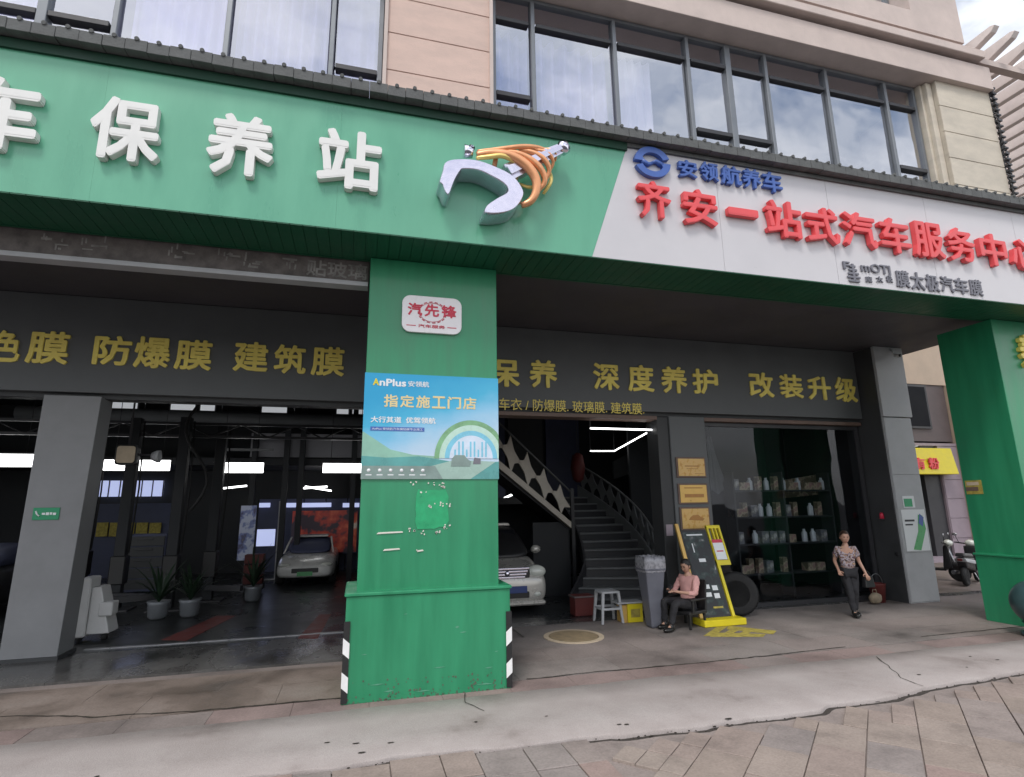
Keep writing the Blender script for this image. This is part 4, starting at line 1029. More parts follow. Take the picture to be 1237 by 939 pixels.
# dim clerestory panes high at the back
for i, (a, b2, lab) in enumerate([(135, 165, 'dim high pane nearest the grey column'), (206, 235, 'dim high pane second from the grey column'), (242, 259, 'narrow dim high pane third from the grey column'), (311, 352, 'wide dim high pane in the middle of the bay'), (407, 421, 'small dim high pane left of the pillar'), (426, 440, 'dim high pane touching the pillar edge')]):
    p, q = at(a, 494, Y=19.5), at(b2, 494, Y=19.5); t_ = at((a + b2) / 2, 487.5, Y=19.5).z; u_ = at((a + b2) / 2, 500, Y=19.5).z
    t2 = thing('ceiling_light_panel', lab, 'light panel', ((p.x + q.x) / 2, 19.5, u_), 'dim light panels high in the left bay')
    box('diffuser', p.x, q.x, 19.5, 19.54, u_, t_ + .05, 'led_dim', t2, bevel=0); box('frame', p.x - .04, q.x + .04, 19.541, 19.6, u_ - .04, t_ + .09, 'frame_dark', t2)
for i, (A, B, lab) in enumerate([((270, 590), (298, 587), 'thin white tube light in the middle of the left bay'), ((367, 590), (395, 588), 'upper thin tube light of the crossing pair'), ((369, 588), (400, 593), 'lower thin tube light of the crossing pair')]):
    a, b2 = at(*A, Y=20), at(*B, Y=20.4 + .2 * i)
    tag(MB().tube([a, b2], .028, n=8).build('tube_light', 'led'), lab, 'light', 'thin tube lights deep in the left bay')
# blue lit window deep left
wq = thing('lit_window', 'blue white lit window strip deep in the left bay above a yellow band', 'window', (-7.5, 21.4, 2.6))
a, b2 = at(118, 592, Y=21.4), at(197, 592, Y=21.4)
box('pane', a.x, b2.x, 21.42, 21.46, a.z - .22, a.z + .30, 'led_blue', wq, bevel=0)
for k in range(7):
    xx = a.x + (b2.x - a.x) * (.0 + k / 6); box('mullion', xx - .012, xx + .012, 21.36, 21.415, a.z - .3, a.z + .33, 'frame_dark', wq, bevel=0)
bw = thing('wall_band', 'faint yellow sign band of small boards on the dark blue back wall left', 'sign', (-7, 21.3, 1.4))
for k in range(5):
    p, q = at(116 + k * 16, 640, Y=21.3), at(130 + k * 16, 640, Y=21.3)
    box('small_board', p.x, q.x, 21.3, 21.34, p.z - .22, p.z + .22, 'yellow_worn', bw)
box('backing', at(112, 640, Y=21.4).x, at(205, 640, Y=21.4).x, 21.45, 21.59, 0, 2.35, 'interior_blue', bw, bevel=0)
# mezzanine front with pale panels and posts
mz = thing('mezzanine', 'dark mezzanine with a pale parapet at the back of the left bay', 'mezzanine', (-2, 18.5, 3.6))
a, b2 = at(303, 538, Y=18.5), at(446, 538, Y=18.5)
box('parapet', a.x, b2.x, 18.5, 18.6, a.z - .35, a.z + .38, 'room_wall', mz); box('floor_slab', -12, 1.0, 18.62, 21.5, a.z - .6, a.z - .38, 'interior_dark', mz)
for x in (-3.1, -2.2, -1.75, -.2): box('post', x - .08, x + .08, 18.3, 18.45, 0, 5.5, 'interior_dark', mz)
box('handrail', at(265, 545, Y=17.5).x, at(330, 545, Y=17.5).x, 17.5, 17.55, at(300, 545, Y=17.5).z, at(300, 543, Y=17.5).z + .03, 'stair_nose', mz)
# two-post lifts
def lift(x, Y, lab, arm=1):
    l_ = thing('lift_post', lab, 'vehicle lift', (x, Y, 0), 'black vehicle lift posts in the left bay')
    box('post', x - .11, x + .11, Y - .10, Y + .10, 0.05, 4.2, 'interior_dark', l_, bevel=.01)
    box('base_plate', x - .34, x + .34, Y - .3, Y + .3, .011, .05, 'frame_dark', l_)
    box('carriage', x - .15, x + .15, Y - .14, Y + .14, .55, 1.15, 'black_plastic', l_, bevel=.02)
    MB().box(0, .95, -.05, .05, .28, .40).xf(Matrix.Translation((x, Y - .2, 0)) @ Matrix.Rotation(rad(-28 * arm if arm > 0 else 205), 4, 'Z')).build('arm', 'frame_dark', l_)
    MB().tube([(x + .2, Y - .15, 4.1), (x + .26, Y - .2, 2.6), (x + .2, Y - .16, 1.2)], .02, n=6).build('hose', 'black_rubber', l_)
lift(-5.0, 14.5, 'black lift post nearest the grey column'); lift(-3.9, 14.2, 'thick black lift post behind the potted plants', -1); lift(-3.35, 15.2, 'black lift post left of the banner'); lift(-6.6, 16.8, 'black lift post far back by the lit window', -1)
# banner, wall prints
bn = thing('roll_up_banner', 'narrow white blue roll up banner standing left of the white car', 'banner', (-3.1, 17.5, 0))
a, b2 = at(289, 640, Y=17.5), at(308, 640, Y=17.5)
box('sheet', a.x, b2.x, 17.5, 17.51, .72, at(298, 611, Y=17.5).z, 'banner_print', bn, bevel=0); box('stand', a.x - .05, b2.x + .05, 17.42, 17.6, .012, .08, 'steel', bn)
MB().tube([((a.x + b2.x) / 2, 17.53, .08), ((a.x + b2.x) / 2, 17.53, 2.05)], .014, n=6).build('pole', 'steel', bn)
rpn = thing('wall_poster', 'dark printed poster with a red splash graphic on the back wall above the white car', 'poster', (-1, 21, 1.5))
a, b2 = at(352, 640, Y=20.8), at(431, 640, Y=20.8)
box('sheet', a.x, b2.x, 20.85, 20.87, at(390, 668, Y=20.8).z, at(390, 617, Y=20.8).z, 'splash_red', rpn, bevel=0)
box('frame', a.x - .05, b2.x + .05, 20.875, 20.9, at(390, 669, Y=20.8).z - .04, at(390, 616, Y=20.8).z + .04, 'interior_blue', rpn)
a, b2 = at(310, 640, Y=21.2), at(445, 640, Y=21.2)
wp = thing('wall_panelling', 'dark blue panelled back wall section behind the white car', 'wall panel', (-1.5, 21.3, 0))
for k in range(5): 
    xx = a.x + (b2.x - a.x) * k / 5; box('panel', xx, xx + (b2.x - a.x) / 5 - .04, 21.3, 21.4, .0, 2.45, 'interior_blue', wp)
for k, (l, r) in enumerate([(313, 326), (345, 358), (362, 400), (414, 434)]):
    p, q = at(l, 611, Y=21.2), at(r, 611, Y=21.2); box('glow_strip', p.x, q.x, 21.22, 21.29, p.z - .06, p.z + .09, 'led_blue', wp, bevel=0)
ks = thing('light_stand', 'pale narrow light frame standing between banner and red poster', 'stand', (-2.7, 19, 0))
p = at(336, 640, Y=19); box('post', p.x - .025, p.x + .025, 19, 19.05, .012, 2.35, 'column_light', ks); box('sheet', p.x - .6, p.x - .08, 19.02, 19.04, 1.0, 1.5, 'led_blue', ks, bevel=0)
box('foot', p.x - .3, p.x + .2, 18.9, 19.15, .011, .035, 'column_light', ks)

# cars -------------------------------------------------------------------
def loft(secs, name, mat, parent, cap=True, smooth=True, sub=0):
    """secs: list of (y, [(x,z)...]) rings, open bottom"""
    mb_ = MB(); n_ = len(secs[0][1]); vs = []
    for y, ring in secs: vs += [(x, y, z) for x, z in ring]
    fs2 = [(i * n_ + k, (i + 1) * n_ + k, (i + 1) * n_ + (k + 1) % n_, i * n_ + (k + 1) % n_) for i in range(len(secs) - 1) for k in range(n_)]
    fs2 += [tuple(range(n_)), tuple(reversed([(len(secs) - 1) * n_ + k for k in range(n_)]))]
    mb_.add(vs, fs2, smooth); o_ = mb_.build(name, mat, parent)
    m2 = o_.modifiers.new('s', 'SUBSURF'); m2.levels = m2.render_levels = 2
    return o_
def ring(w_, z0_, z1_, zs=None, tuck=.92):
    """superellipse-like body section half width w_"""
    zs = zs or (z0_ + z1_) / 2
    return [(-w_ * .86, z0_), (-w_ * tuck * 1.04, z0_ + .06), (-w_, zs), (-w_ * .95, z1_ - .05), (-w_ * .80, z1_), (0, z1_ + .015), (w_ * .80, z1_), (w_ * .95, z1_ - .05), (w_, zs), (w_ * tuck * 1.04, z0_ + .06), (w_ * .86, z0_), (0, z0_)]
def wheel(parent, x, y, r=.31, w_=.2):
    ty = MB().lathe([(r * .62, -w_ / 2), (r * .93, -w_ / 2), (r, -w_ * .3), (r, w_ * .3), (r * .93, w_ / 2), (r * .62, w_ / 2), (r * .62, -w_ / 2)], (x, y, r + .01), axis='x', n=28).build('wheel', 'black_rubber', parent)
    rm = MB().lathe([(0, -w_ * .3), (r * .62, -w_ * .36), (r * .62, w_ * .36), (0, w_ * .3)], (x, y, r + .01), axis='x', n=20)
    rm.build('rim', 'steel', ty)
# white minivan seen behind the pillar
vx, vy = 2.93, 11.25
van = thing('minivan', 'silver beige minivan facing out half hidden behind the middle green pillar', 'van', (vx, vy + 2.3, 0))
def sh(r_): return [(x + vx, z) for x, z in r_]
loft([(vy + .0, sh(ring(.70, .30, .58))), (vy + .04, sh(ring(.82, .22, .70))), (vy + .15, sh(ring(.87, .18, .80))), (vy + .5, sh(ring(.89, .18, .88))), (vy + .95, sh(ring(.90, .18, .97))), (vy + 1.3, sh(ring(.90, .2, 1.08))), (vy + 3.5, sh(ring(.90, .2, 1.08))), (vy + 4.5, sh(ring(.88, .22, 1.06))), (vy + 4.65, sh(ring(.82, .28, .98)))], 'body', 'van_silver', van)
loft([(vy + .92, sh(ring(.80, .95, 1.04))), (vy + 1.3, sh(ring(.78, .98, 1.34))), (vy + 1.85, sh(ring(.73, 1.0, 1.62))), (vy + 2.3, sh(ring(.71, 1.0, 1.68))), (vy + 4.0, sh(ring(.71, 1.0, 1.66))), (vy + 4.5, sh(ring(.75, 1.0, 1.3)))], 'cabin_glass', 'black_plastic', van)
MB().hexa([(vx - .60, vy + 2.0, 1.64), (vx + .60, vy + 2.0, 1.64), (vx + .60, vy + 4.1, 1.65), (vx - .60, vy + 4.1, 1.65)], [(vx - .56, vy + 2.0, 1.705), (vx + .56, vy + 2.0, 1.705), (vx + .56, vy + 4.1, 1.70), (vx - .56, vy + 4.1, 1.70)]).build('roof', 'van_silver', van, bevel=.02)
MB().hexa([(vx - .66, vy + 1.12, 1.10), (vx + .66, vy + 1.12, 1.10), (vx + .58, vy + 1.72, 1.50), (vx - .58, vy + 1.72, 1.50)], [(vx - .66, vy + 1.14, 1.135), (vx + .66, vy + 1.14, 1.135), (vx + .58, vy + 1.70, 1.56), (vx - .58, vy + 1.70, 1.56)]).build('windscreen', 'black_glass', van)
gq = MB()
for k in range(4): gq.box(vx - .46 + .03 * k, vx + .46 - .03 * k, vy + .03 - .012, vy + .12, .86 - k * .055 - .02, .875 - k * .055)
gq.build('grille', 'chrome', van, bevel=.006)
box('grille_backing', vx - .48, vx + .48, vy + .035, vy + .14, .66, .85, 'black_plastic', van, bevel=.02)
MB().lathe([(.0, 0), (.055, 0), (.045, .02), (0, .02)], (vx, vy + .02, .77), axis='y', n=20).build('badge', 'chrome', van)
for s_ in (-1, 1):
    hl = MB().sphere((vx + s_ * .64, vy + .17, .78), 1, n=16, m=10, sc3=(.22, .15, .13)).build('headlight', 'lamp_glass', van)
    MB().sphere((vx + s_ * .74, vy + .13, .77), 1, n=10, m=8, sc3=(.05, .05, .05)).build('indicator', 'orange_lamp', hl)
    MB().sphere((vx + s_ * .62, vy + .04, .36), 1, n=12, m=8, sc3=(.09, .05, .055)).build('fog_lamp', 'lamp_glass', van)
    mr_ = MB().sphere((vx + s_ * 1.02, vy + 1.35, 1.13), 1, n=12, m=8, sc3=(.12, .08, .09)).build('mirror', 'van_silver', van); 
    MB().tube([(vx + s_ * .84, vy + 1.4, 1.08), (vx + s_ * .98, vy + 1.36, 1.1)], .025, n=6).build('mirror_arm', 'black_plastic', mr_)
    wheel(van, vx + s_ * .78, vy + .85); wheel(van, vx + s_ * .78, vy + 3.75)
box('intake', vx - .45, vx + .45, vy - .012, vy + .1, .30, .42, 'black_plastic', van, bevel=.015)
box('number_plate', vx + .0, vx + .40, vy - .03, vy - .008, .40, .53, 'navy_plate', van, bevel=.004)
box('lip', vx - .80, vx + .80, vy - .0, vy + .2, .15, .24, 'van_silver', van, bevel=.03)
# white car on the far side of the left bay
cx_, cy_ = -1.35, 16.9
cr_ = thing('parked_car', 'white car facing out at the back of the left bay below the red poster', 'car', (cx_, cy_ + 2, 0))
def sh2(r_): return [(x + cx_, z) for x, z in r_]
loft([(cy_, sh2(ring(.60, .30, .52))), (cy_ + .08, sh2(ring(.74, .24, .60))), (cy_ + .5, sh2(ring(.80, .2, .72))), (cy_ + 1.1, sh2(ring(.81, .2, .84))), (cy_ + 3.4, sh2(ring(.81, .2, .86))), (cy_ + 4.1, sh2(ring(.72, .3, .8)))], 'body', 'white_paint', cr_)
loft([(cy_ + 1.0, sh2(ring(.66, .8, .86))), (cy_ + 1.7, sh2(ring(.58, .82, 1.22))), (cy_ + 2.6, sh2(ring(.57, .82, 1.28))), (cy_ + 3.3, sh2(ring(.60, .8, .95)))], 'cabin_glass', 'interior_blue', cr_)
box('roof', cx_ - .48, cx_ + .48, cy_ + 1.75, cy_ + 2.6, 1.25, 1.305, 'white_paint', cr_, bevel=.02)
for s_ in (-1, 1):
    MB().sphere((cx_ + s_ * .55, cy_ + .12, .58), 1, n=12, m=8, sc3=(.16, .08, .06)).build('headlight', 'lamp_glass', cr_); wheel(cr_, cx_ + s_ * .7, cy_ + .8, .3); wheel(cr_, cx_ + s_ * .7, cy_ + 3.2, .3)
    MB().hexa([(cx_ + s_ * .66, cy_ + .95, .84), (cx_ + s_ * .70, cy_ + .95, .84), (cx_ + s_ * .60, cy_ + 1.7, 1.25), (cx_ + s_ * .55, cy_ + 1.7, 1.25)], [(cx_ + s_ * .66, cy_ + 1.02, .84), (cx_ + s_ * .70, cy_ + 1.02, .84), (cx_ + s_ * .60, cy_ + 1.78, 1.27), (cx_ + s_ * .55, cy_ + 1.78, 1.27)]).build('windscreen_post', 'white_paint', cr_)
box('grille', cx_ - .35, cx_ + .35, cy_ - .01, cy_ + .08, .38, .5, 'black_plastic', cr_, bevel=.01)
box('number_plate', cx_ - .2, cx_ + .2, cy_ - .03, cy_ - .012, .30, .41, 'poster_green', cr_, bevel=.003)
# car nose at far left
dc = thing('parked_car', 'dark car partly visible at the far left behind the grey column', 'car', (-8.2, 14.5, 0))
def sh3(r_): return [(x - 7.9, z) for x, z in r_]
loft([(13.0, sh3(ring(.65, .35, .62))), (13.1, sh3(ring(.80, .25, .75))), (13.6, sh3(ring(.86, .2, .9))), (14.2, sh3(ring(.88, .2, 1.0))), (16.6, sh3(ring(.88, .2, 1.0))), (17.3, sh3(ring(.8, .3, .95)))], 'body', 'black_plastic', dc)
loft([(14.1, sh3(ring(.74, .95, 1.02))), (14.9, sh3(ring(.66, .95, 1.42))), (16.2, sh3(ring(.65, .95, 1.46))), (16.9, sh3(ring(.7, .95, 1.1)))], 'cabin_glass', 'interior_blue', dc)
for s_ in (-1, 1):
    MB().sphere((-7.9 + s_ * .6, 13.1, .70), 1, n=12, m=8, sc3=(.18, .08, .06)).build('headlight', 'lamp_glass', dc); wheel(dc, -7.9 + s_ * .76, 13.9, .31); wheel(dc, -7.9 + s_ * .76, 16.3, .31)
# beige floodlight
fl_ = thing('work_lamp', 'square beige work lamp with round reflector hanging by the grey column', 'lamp', (-3.95, 11.5, 3.1))
MB().prism(rrect(-4.23, -3.88, 2.91, 3.27, .06), 11.42, 11.58).build('housing', 'black_plastic', fl_, bevel=.01)
MB().prism(rrect(-4.20, -3.91, 2.945, 3.245, .05), 11.40, 11.418).build('face', 'cream', fl_, bevel=.004)
MB().lathe([(.02, .0), (.07, .02), (.11, .10), (.115, .15), (.10, .15), (.06, .03), (.0, .02)], (-3.72, 11.60, 3.08), axis='x', n=24).build('reflector', 'column_light', fl_)
MB().tube([(-4.05, 11.5, 3.27), (-4.05, 11.5, 4.6), (-4.05, 11.5, 5.56)], .018, n=6).tube([(-3.9, 11.55, 3.1), (-3.6, 11.6, 3.1)], .02, n=6).build('bracket', 'frame_dark', fl_)
# green plate on the left column
gpz = thing('notice_plate', 'small green notice plate with white phone mark on the left grey column', 'sign', (-4.55, 10.09, 2.08))
box('plate', -4.70, -4.36, 10.085, 10.099, 1.99, 2.17, 'sign_green', gpz, bevel=.003)
MB().tube([(-4.66, 10.08, 2.12), (-4.645, 10.08, 2.08), (-4.61, 10.08, 2.045)], .012, n=6).build('phone_mark', 'poster_white', gpz)
MB().box(-4.58, -4.54, 10.079, 10.084, 2.065, 2.095).box(-4.53, -4.49, 10.079, 10.084, 2.06, 2.10).box(-4.48, -4.45, 10.079, 10.084, 2.065, 2.10).box(-4.44, -4.40, 10.079, 10.084, 2.06, 2.095).build('print', 'poster_white', gpz)
# white machine behind the column
wm_ = thing('cleaning_machine', 'white cleaning machine with a tall back panel and small wheels beside the left column', 'machine', (-4.15, 11.5, 0))
box('back_panel', -4.42, -4.26, 11.25, 11.65, .08, 1.02, 'white_plastic', wm_, bevel=.02)
MB().hexa([(-4.255, 11.28, .12), (-3.92, 11.28, .12), (-3.92, 11.7, .12), (-4.255, 11.7, .12)], [(-4.255, 11.3, .86), (-4.12, 11.3, .86), (-4.12, 11.68, .86), (-4.255, 11.68, .86)]).build('body', 'white_plastic', wm_, bevel=.02)
box('drawer', -4.10, -3.9, 11.24, 11.5, .40, .62, 'white_plastic', wm_, bevel=.015)
for x in (-4.36, -4.0):
    MB().lathe([(.0, -.03), (.05, -.03), (.05, .03), (0, .03)], (x, 11.35, .062), axis='x', n=14).build('wheel', 'black_rubber', wm_)
# potted plants
def plant(x, y, lab, seed, h=.95):
    random.seed(seed)
    p_ = thing('potted_plant', lab, 'plant', (x, y, .012), 'potted plants in the left bay')
    MB().lathe([(.12, 0), (.17, .05), (.19, .28), (.21, .34), (.17, .34), (.0, .30)], (x, y, .012), n=20).build('pot', 'frame_grey', p_)
    for i in range(30):
        a = random.uniform(0, 6.28); tilt = random.uniform(.15, 1.0); L_ = random.uniform(.35, h); wd = random.uniform(.02, .045)
        m_ = MB(); pts_ = []
        for k in range(6):
            t_ = k / 5; r_ = L_ * t_ * math.sin(tilt * (0.6 + t_ * .6)); z_ = .32 + L_ * t_ * math.cos(tilt * (.5 + t_ * .6)); ww = wd * math.sin(math.pi * min(.98, t_ * .9 + .08))
            c_ = Vector((x + r_ * math.cos(a), y + r_ * math.sin(a), z_)); s_ = Vector((-math.sin(a), math.cos(a), 0)) * ww; pts_ += [c_ - s_, c_ + Vector((0, 0, -.006)), c_ + s_]
        m_.add(pts_, [(k * 3 + j, (k + 1) * 3 + j, (k + 1) * 3 + j + 1, k * 3 + j + 1) for k in range(5) for j in range(2)], True); m_.build('leaf', 'leaf', p_)
plant(-3.75, 13.1, 'left potted plant with arching leaves in a pale pot before the lift post', 11); plant(-3.2, 13.15, 'right potted plant with arching leaves in a pale pot before the lift post', 12); plant(-2.3, 14.8, 'bushy dark potted plant left of the roll up banner', 13, 1.2)
# ducts and cabinets deep in the bay
cbn = thing('tool_cabinet', 'dark blue tool cabinet with drawers standing at the back left of the bay', 'cabinet', (-5.4, 17.45, 0))
box('carcass', -5.9, -4.9, 17.2, 17.7, .05, 1.5, 'interior_blue', cbn, bevel=.01)
for k in range(5): dw = box('drawer', -5.86, -4.94, 17.16, 17.195, .12 + k * .27, .36 + k * .27, 'wall_dark', cbn); box('handle', -5.6, -5.2, 17.13, 17.158, .28 + k * .27, .31 + k * .27, 'frame_dark', dw)
dct = thing('ceiling_duct', 'long pale grey air duct under the ceiling of the left bay', 'duct', (-4, 17.6, 4.9))
MB().tube([(-9, 17.8, 4.75), (.9, 17.8, 4.75)], .2, n=16).build('pipe', 'wall_grey', dct)
for x in range(-8, 1, 2): MB().tube([(x, 17.8, 4.96), (x, 17.8, 5.56)], .012, n=5).build('strap', 'steel', dct)
trs = thing('truss', 'dark steel truss crossing above the light panels in the left bay', 'truss', (-4, 14.5, 4.4))
MB().box(-9, .9, 14.45, 14.53, 4.07, 4.13).box(-9, .9, 14.45, 14.53, 3.77, 3.83).build('chord', 'frame_dark', trs)
for k in range(16): MB().tube([(-9 + k * .62, 14.49, 3.8 if k % 2 else 4.1), (-9 + (k + 1) * .62, 14.49, 4.1 if k % 2 else 3.8)], .018, n=6).build('brace', 'frame_dark', trs)
MB().tube([(-9, 14.49, 4.1), (-9, 14.49, 5.56)], .03, n=6).tube([(.9, 14.49, 4.1), (.9, 14.49, 5.56)], .03, n=6).build('hanger', 'frame_dark', trs)
hs = MB(); hs.tube([(-3.3 + .25 * math.sin(t_ * .5), 12.9, 5.5 - t_ * .18) for t_ in range(20)], .03, n=8); tag(hs.build('air_hose', 'black_rubber'), 'dark air hose looping down from the ceiling of the left bay', 'hose')
# tool cart near the banner
ct = thing('tool_cart', 'dull red tool cart standing left of the white car', 'cart', (-2.5, 16.2, 0))
for z in (.25, .5, .75): box('drawer', -2.75, -2.3, 16.0, 16.35, z, z + .22, 'red_dull', ct, bevel=.01)
for x in (-2.7, -2.35): MB().lathe([(0, -.02), (.05, -.02), (.05, .02), (0, .02)], (x, 16.1, .062), axis='x', n=12).build('wheel', 'black_rubber', ct)
box('frame', -2.77, -2.28, 16.02, 16.37, .11, .245, 'frame_dark', ct)

# ================================================================== RIGHT BAY CONTENT
# staircase
stc = thing('staircase', 'dark staircase with pale nosings rising behind the stool in the right bay', 'staircase', (5.4, 11.4, 0))
tread, rise = .30, .178; th = rad(60); cpt = Vector((5.35, 11.15, .012)); rows = []
for i in range(14):
    dv = Vector((math.cos(th), math.sin(th), 0)); rt = Vector((dv.y, -dv.x, 0)); wl = .80 - .012 * i + (.22 * max(0, 1 - i / 3)); rows.append((cpt - rt * wl, cpt + rt * wl, dv))
    cpt = cpt + dv * tread; th += rad(4.6)
for i in range(13):
    (L0, R0, d0), (L1, R1, d1) = rows[i], rows[i + 1]; z = Vector((0, 0, i * rise))
    b4 = [L0 + z, R0 + z, R1 + z, L1 + z]
    st_ = MB().hexa([Vector((p.x, p.y, max(.012, p.z - .12))) for p in b4], [p + Vector((0, 0, rise - .045)) for p in b4]).build('step', 'stair_black', stc)
    t4 = [p + Vector((0, 0, rise - .044)) for p in b4]; t4[0] = t4[0] - d0 * .035; t4[1] = t4[1] - d0 * .035
    MB().hexa(t4, [p + Vector((0, 0, .04)) for p in t4]).build('tread', 'stair_nose', st_, bevel=.006, segs=1)
for side, nm, mt, hh in ((0, 'stringer', 'stair_black', .28), (1, 'stringer', 'stair_nose', .34)):
    m_ = MB(); vs = []
    for i in range(14):
        p = rows[i][side]; off = (rows[i][1] - rows[i][0]).normalized() * (.05 if side else -.05); z = i * rise
        vs += [p + Vector((0, 0, z - .15 if i else 0)), p + Vector((0, 0, z + hh)), p + off + Vector((0, 0, z + hh)), p + off + Vector((0, 0, z - .15 if i else 0))]
    m_.add(vs, [(i * 4 + k, (i + 1) * 4 + k, (i + 1) * 4 + (k + 1) % 4, i * 4 + (k + 1) % 4) for i in range(13) for k in range(4)] + [(0, 1, 2, 3), (52, 53, 54, 55)]); m_.build(nm, mt, stc)
def rail_pt(i, h): 
    p = rows[i][1]; return p + (rows[i][1] - rows[i][0]).normalized() * .03 + Vector((0, 0, i * rise + h))
MB().tube([rail_pt(i, .95) for i in range(14)], .025, n=8).build('handrail', 'stair_nose', stc)
for i in range(1, 13):
    # pierced star panels along the outer rail
    A_, B_ = rail_pt(i, .62), rail_pt(i + 1, .62); cen = (A_ + B_) / 2; ax = (B_ - A_) / 2; P = []
    for q in range(4):
        for k in range(5):
            a = q * math.pi / 2 + k * math.pi / 10; r_ = 1.12 - .5 * math.sin(math.pi * k / 5) ** .7; P.append((r_ * math.cos(a), r_ * math.sin(a)))
    n_ = len(P); nv = Vector((ax.y, -ax.x, 0)).normalized() * .03
    m_ = MB(); m_.add([cen + ax * p[0] + Vector((0, 0, p[1] * .32)) for p in P] + [cen + ax * p[0] + Vector((0, 0, p[1] * .32)) + nv for p in P] + [cen, cen + nv], [(2 * n_, (j + 1) % n_, j) for j in range(n_)] + [(2 * n_ + 1, n_ + j, n_ + (j + 1) % n_) for j in range(n_)] + [(j, (j + 1) % n_, n_ + (j + 1) % n_, n_ + j) for j in range(n_)])
    m_.build('star_panel', 'stair_nose', stc)
e_ = rows[13]
box('landing', 3.2, 7.6, max(e_[0].y, e_[1].y) - .1, 16.9, 2.15, 2.33, 'stair_black', stc)
# pierced balustrade of the upper flight
bl = thing('balustrade', 'pierced cream balustrade of star shapes slanting down over the minivan', 'balustrade', (4.0, 12.6, 2.5))
BA, BB = Vector((2.3, 12.55, 3.76)), Vector((5.0, 12.95, 1.66))   # lower rail line
up = Vector((0, 0, 1.0))
def bpt(u_, h): return BA.lerp(BB, u_) + up * h * (1 - .25 * u_)
for h0, h1, nm in ((-.16, .04, 'lower_rail'),):
    MB().hexa([bpt(0, h0), bpt(1, h0), bpt(1, h0) + Vector((0, .1, 0)), bpt(0, h0) + Vector((0, .1, 0))], [bpt(0, h1), bpt(1, h1), bpt(1, h1) + Vector((0, .1, 0)), bpt(0, h1) + Vector((0, .1, 0))]).build(nm, 'balustrade', bl, bevel=.006)
for i in range(6):
    u_ = .02 + (i + .5) / 6.3; cen = bpt(u_, .47); hw, hh = .33, .50 - .03 * i
    ax = (BB - BA).normalized()
    P = []
    for q in range(4):
        a0 = q * math.pi / 2
        for k in range(7):
            a = a0 + k * math.pi / 2 / 7; t_ = k / 7
            r_ = 1 - .50 * math.sin(math.pi * t_) ** .7
            P.append((r_ * math.cos(a), r_ * math.sin(a)))
    n_ = len(P)
    def pp(p, dy): return cen + ax * (p[0] * hw) + up * (p[1] * hh) + Vector((0, dy, 0))
    m_ = MB(); m_.add([pp(p, 0) for p in P] + [pp(p, .06) for p in P] + [cen, cen + Vector((0, .06, 0))], [(2 * n_, (i2 + 1) % n_, i2) for i2 in range(n_)] + [(2 * n_ + 1, n_ + i2, n_ + (i2 + 1) % n_) for i2 in range(n_)] + [(i2, (i2 + 1) % n_, n_ + (i2 + 1) % n_, n_ + i2) for i2 in range(n_)])
    m_.build('star_panel', 'balustrade', bl)
MB().tube([bpt(0, 1.0), bpt(1, 1.0)], .022, n=8).build('handrail', 'stair_nose', bl)
MB().box(4.98, 5.06, 12.92, 13.0, 0.012, 2.5).build('newel_post', 'stair_black', bl)
us = thing('upper_stair_flight', 'dark sloping underside of the upper stair flight above the minivan', 'staircase', (3.5, 13, 2.4))
MB().hexa([(2.3, 12.68, 3.5), (5.0, 13.08, 1.5), (5.0, 14.2, 1.5), (2.3, 13.9, 3.5)], [(2.3, 12.68, 3.62), (5.0, 13.08, 1.62), (5.0, 14.2, 1.62), (2.3, 13.9, 3.62)]).build('soffit', 'stair_black', us)
box('screen_wall', 4.05, 4.98, 13.1, 13.2, .012, 1.7, 'interior_dark', us, bevel=0)
# V-shaped ceiling light
vl = thing('ceiling_light_frame', 'bright open angle of white light lines on the ceiling of the right bay', 'light', (8, 15, 4.7))
P = [at(713, 517.5, Z=3.62), at(788, 519.5, Z=3.62), at(742, 545, Z=3.62), at(713, 545, Z=3.62)]
for a, b2 in zip(P, P[1:]): MB().tube([a, b2], .017, n=6).build('light_line', 'led', vl)
for p in P: MB().tube([p, (p.x, p.y, 5.56)], .006, n=5).build('hanger', 'frame_dark', vl)
a, b2 = at(603, 605, Y=16), at(620, 597, Y=16); tag(MB().tube([a, b2], .03, n=6).build('tube_light', 'led'), 'short slanting white tube light above the minivan roof', 'light')
# dim shapes behind: blue and red drapes above the stairs
dp = thing('wall_hanging', 'dull red lantern shaped hanging beside the stairs', 'hanging', (6.4, 15.8, 3.7))
p = at(698, 565, Y=15.0); MB().lathe([(.05, -.42), (.15, -.34), (.21, 0), (.15, .34), (.05, .42)], (p.x, 15.0, p.z), n=16).build('body', 'red_dull', dp); MB().tube([(p.x, 15, p.z + .4), (p.x, 15, 5.56)], .01, n=5).build('cord', 'frame_dark', dp)
up_ = thing('wall_panel', 'dark blue wall panel high behind the balustrade', 'wall panel', (4.5, 16.8, 3))
for k in range(3): box('panel', 3.2 + k * 1.25, 4.35 + k * 1.25, 16.85, 16.95, 2.2, 5.3, 'interior_blue' if k != 1 else 'wall_dark', up_)
sp_ = thing('stair_wall_panel', 'pale dim panel on the wall right above the stairs', 'wall panel', (9.5, 16.5, 3.2))
a, b2 = at(742, 575, Y=16.5), at(800, 560, Y=16.5); MB().hexa([(a.x, 16.5, a.z - .1), (b2.x, 16.5, b2.z), (b2.x, 16.6, b2.z), (a.x, 16.6, a.z - .1)], [(a.x, 16.5, a.z + .45), (b2.x, 16.5, b2.z + .9), (b2.x, 16.6, b2.z + .9), (a.x, 16.6, a.z + .45)]).build('panel', 'wall_grey', sp_)

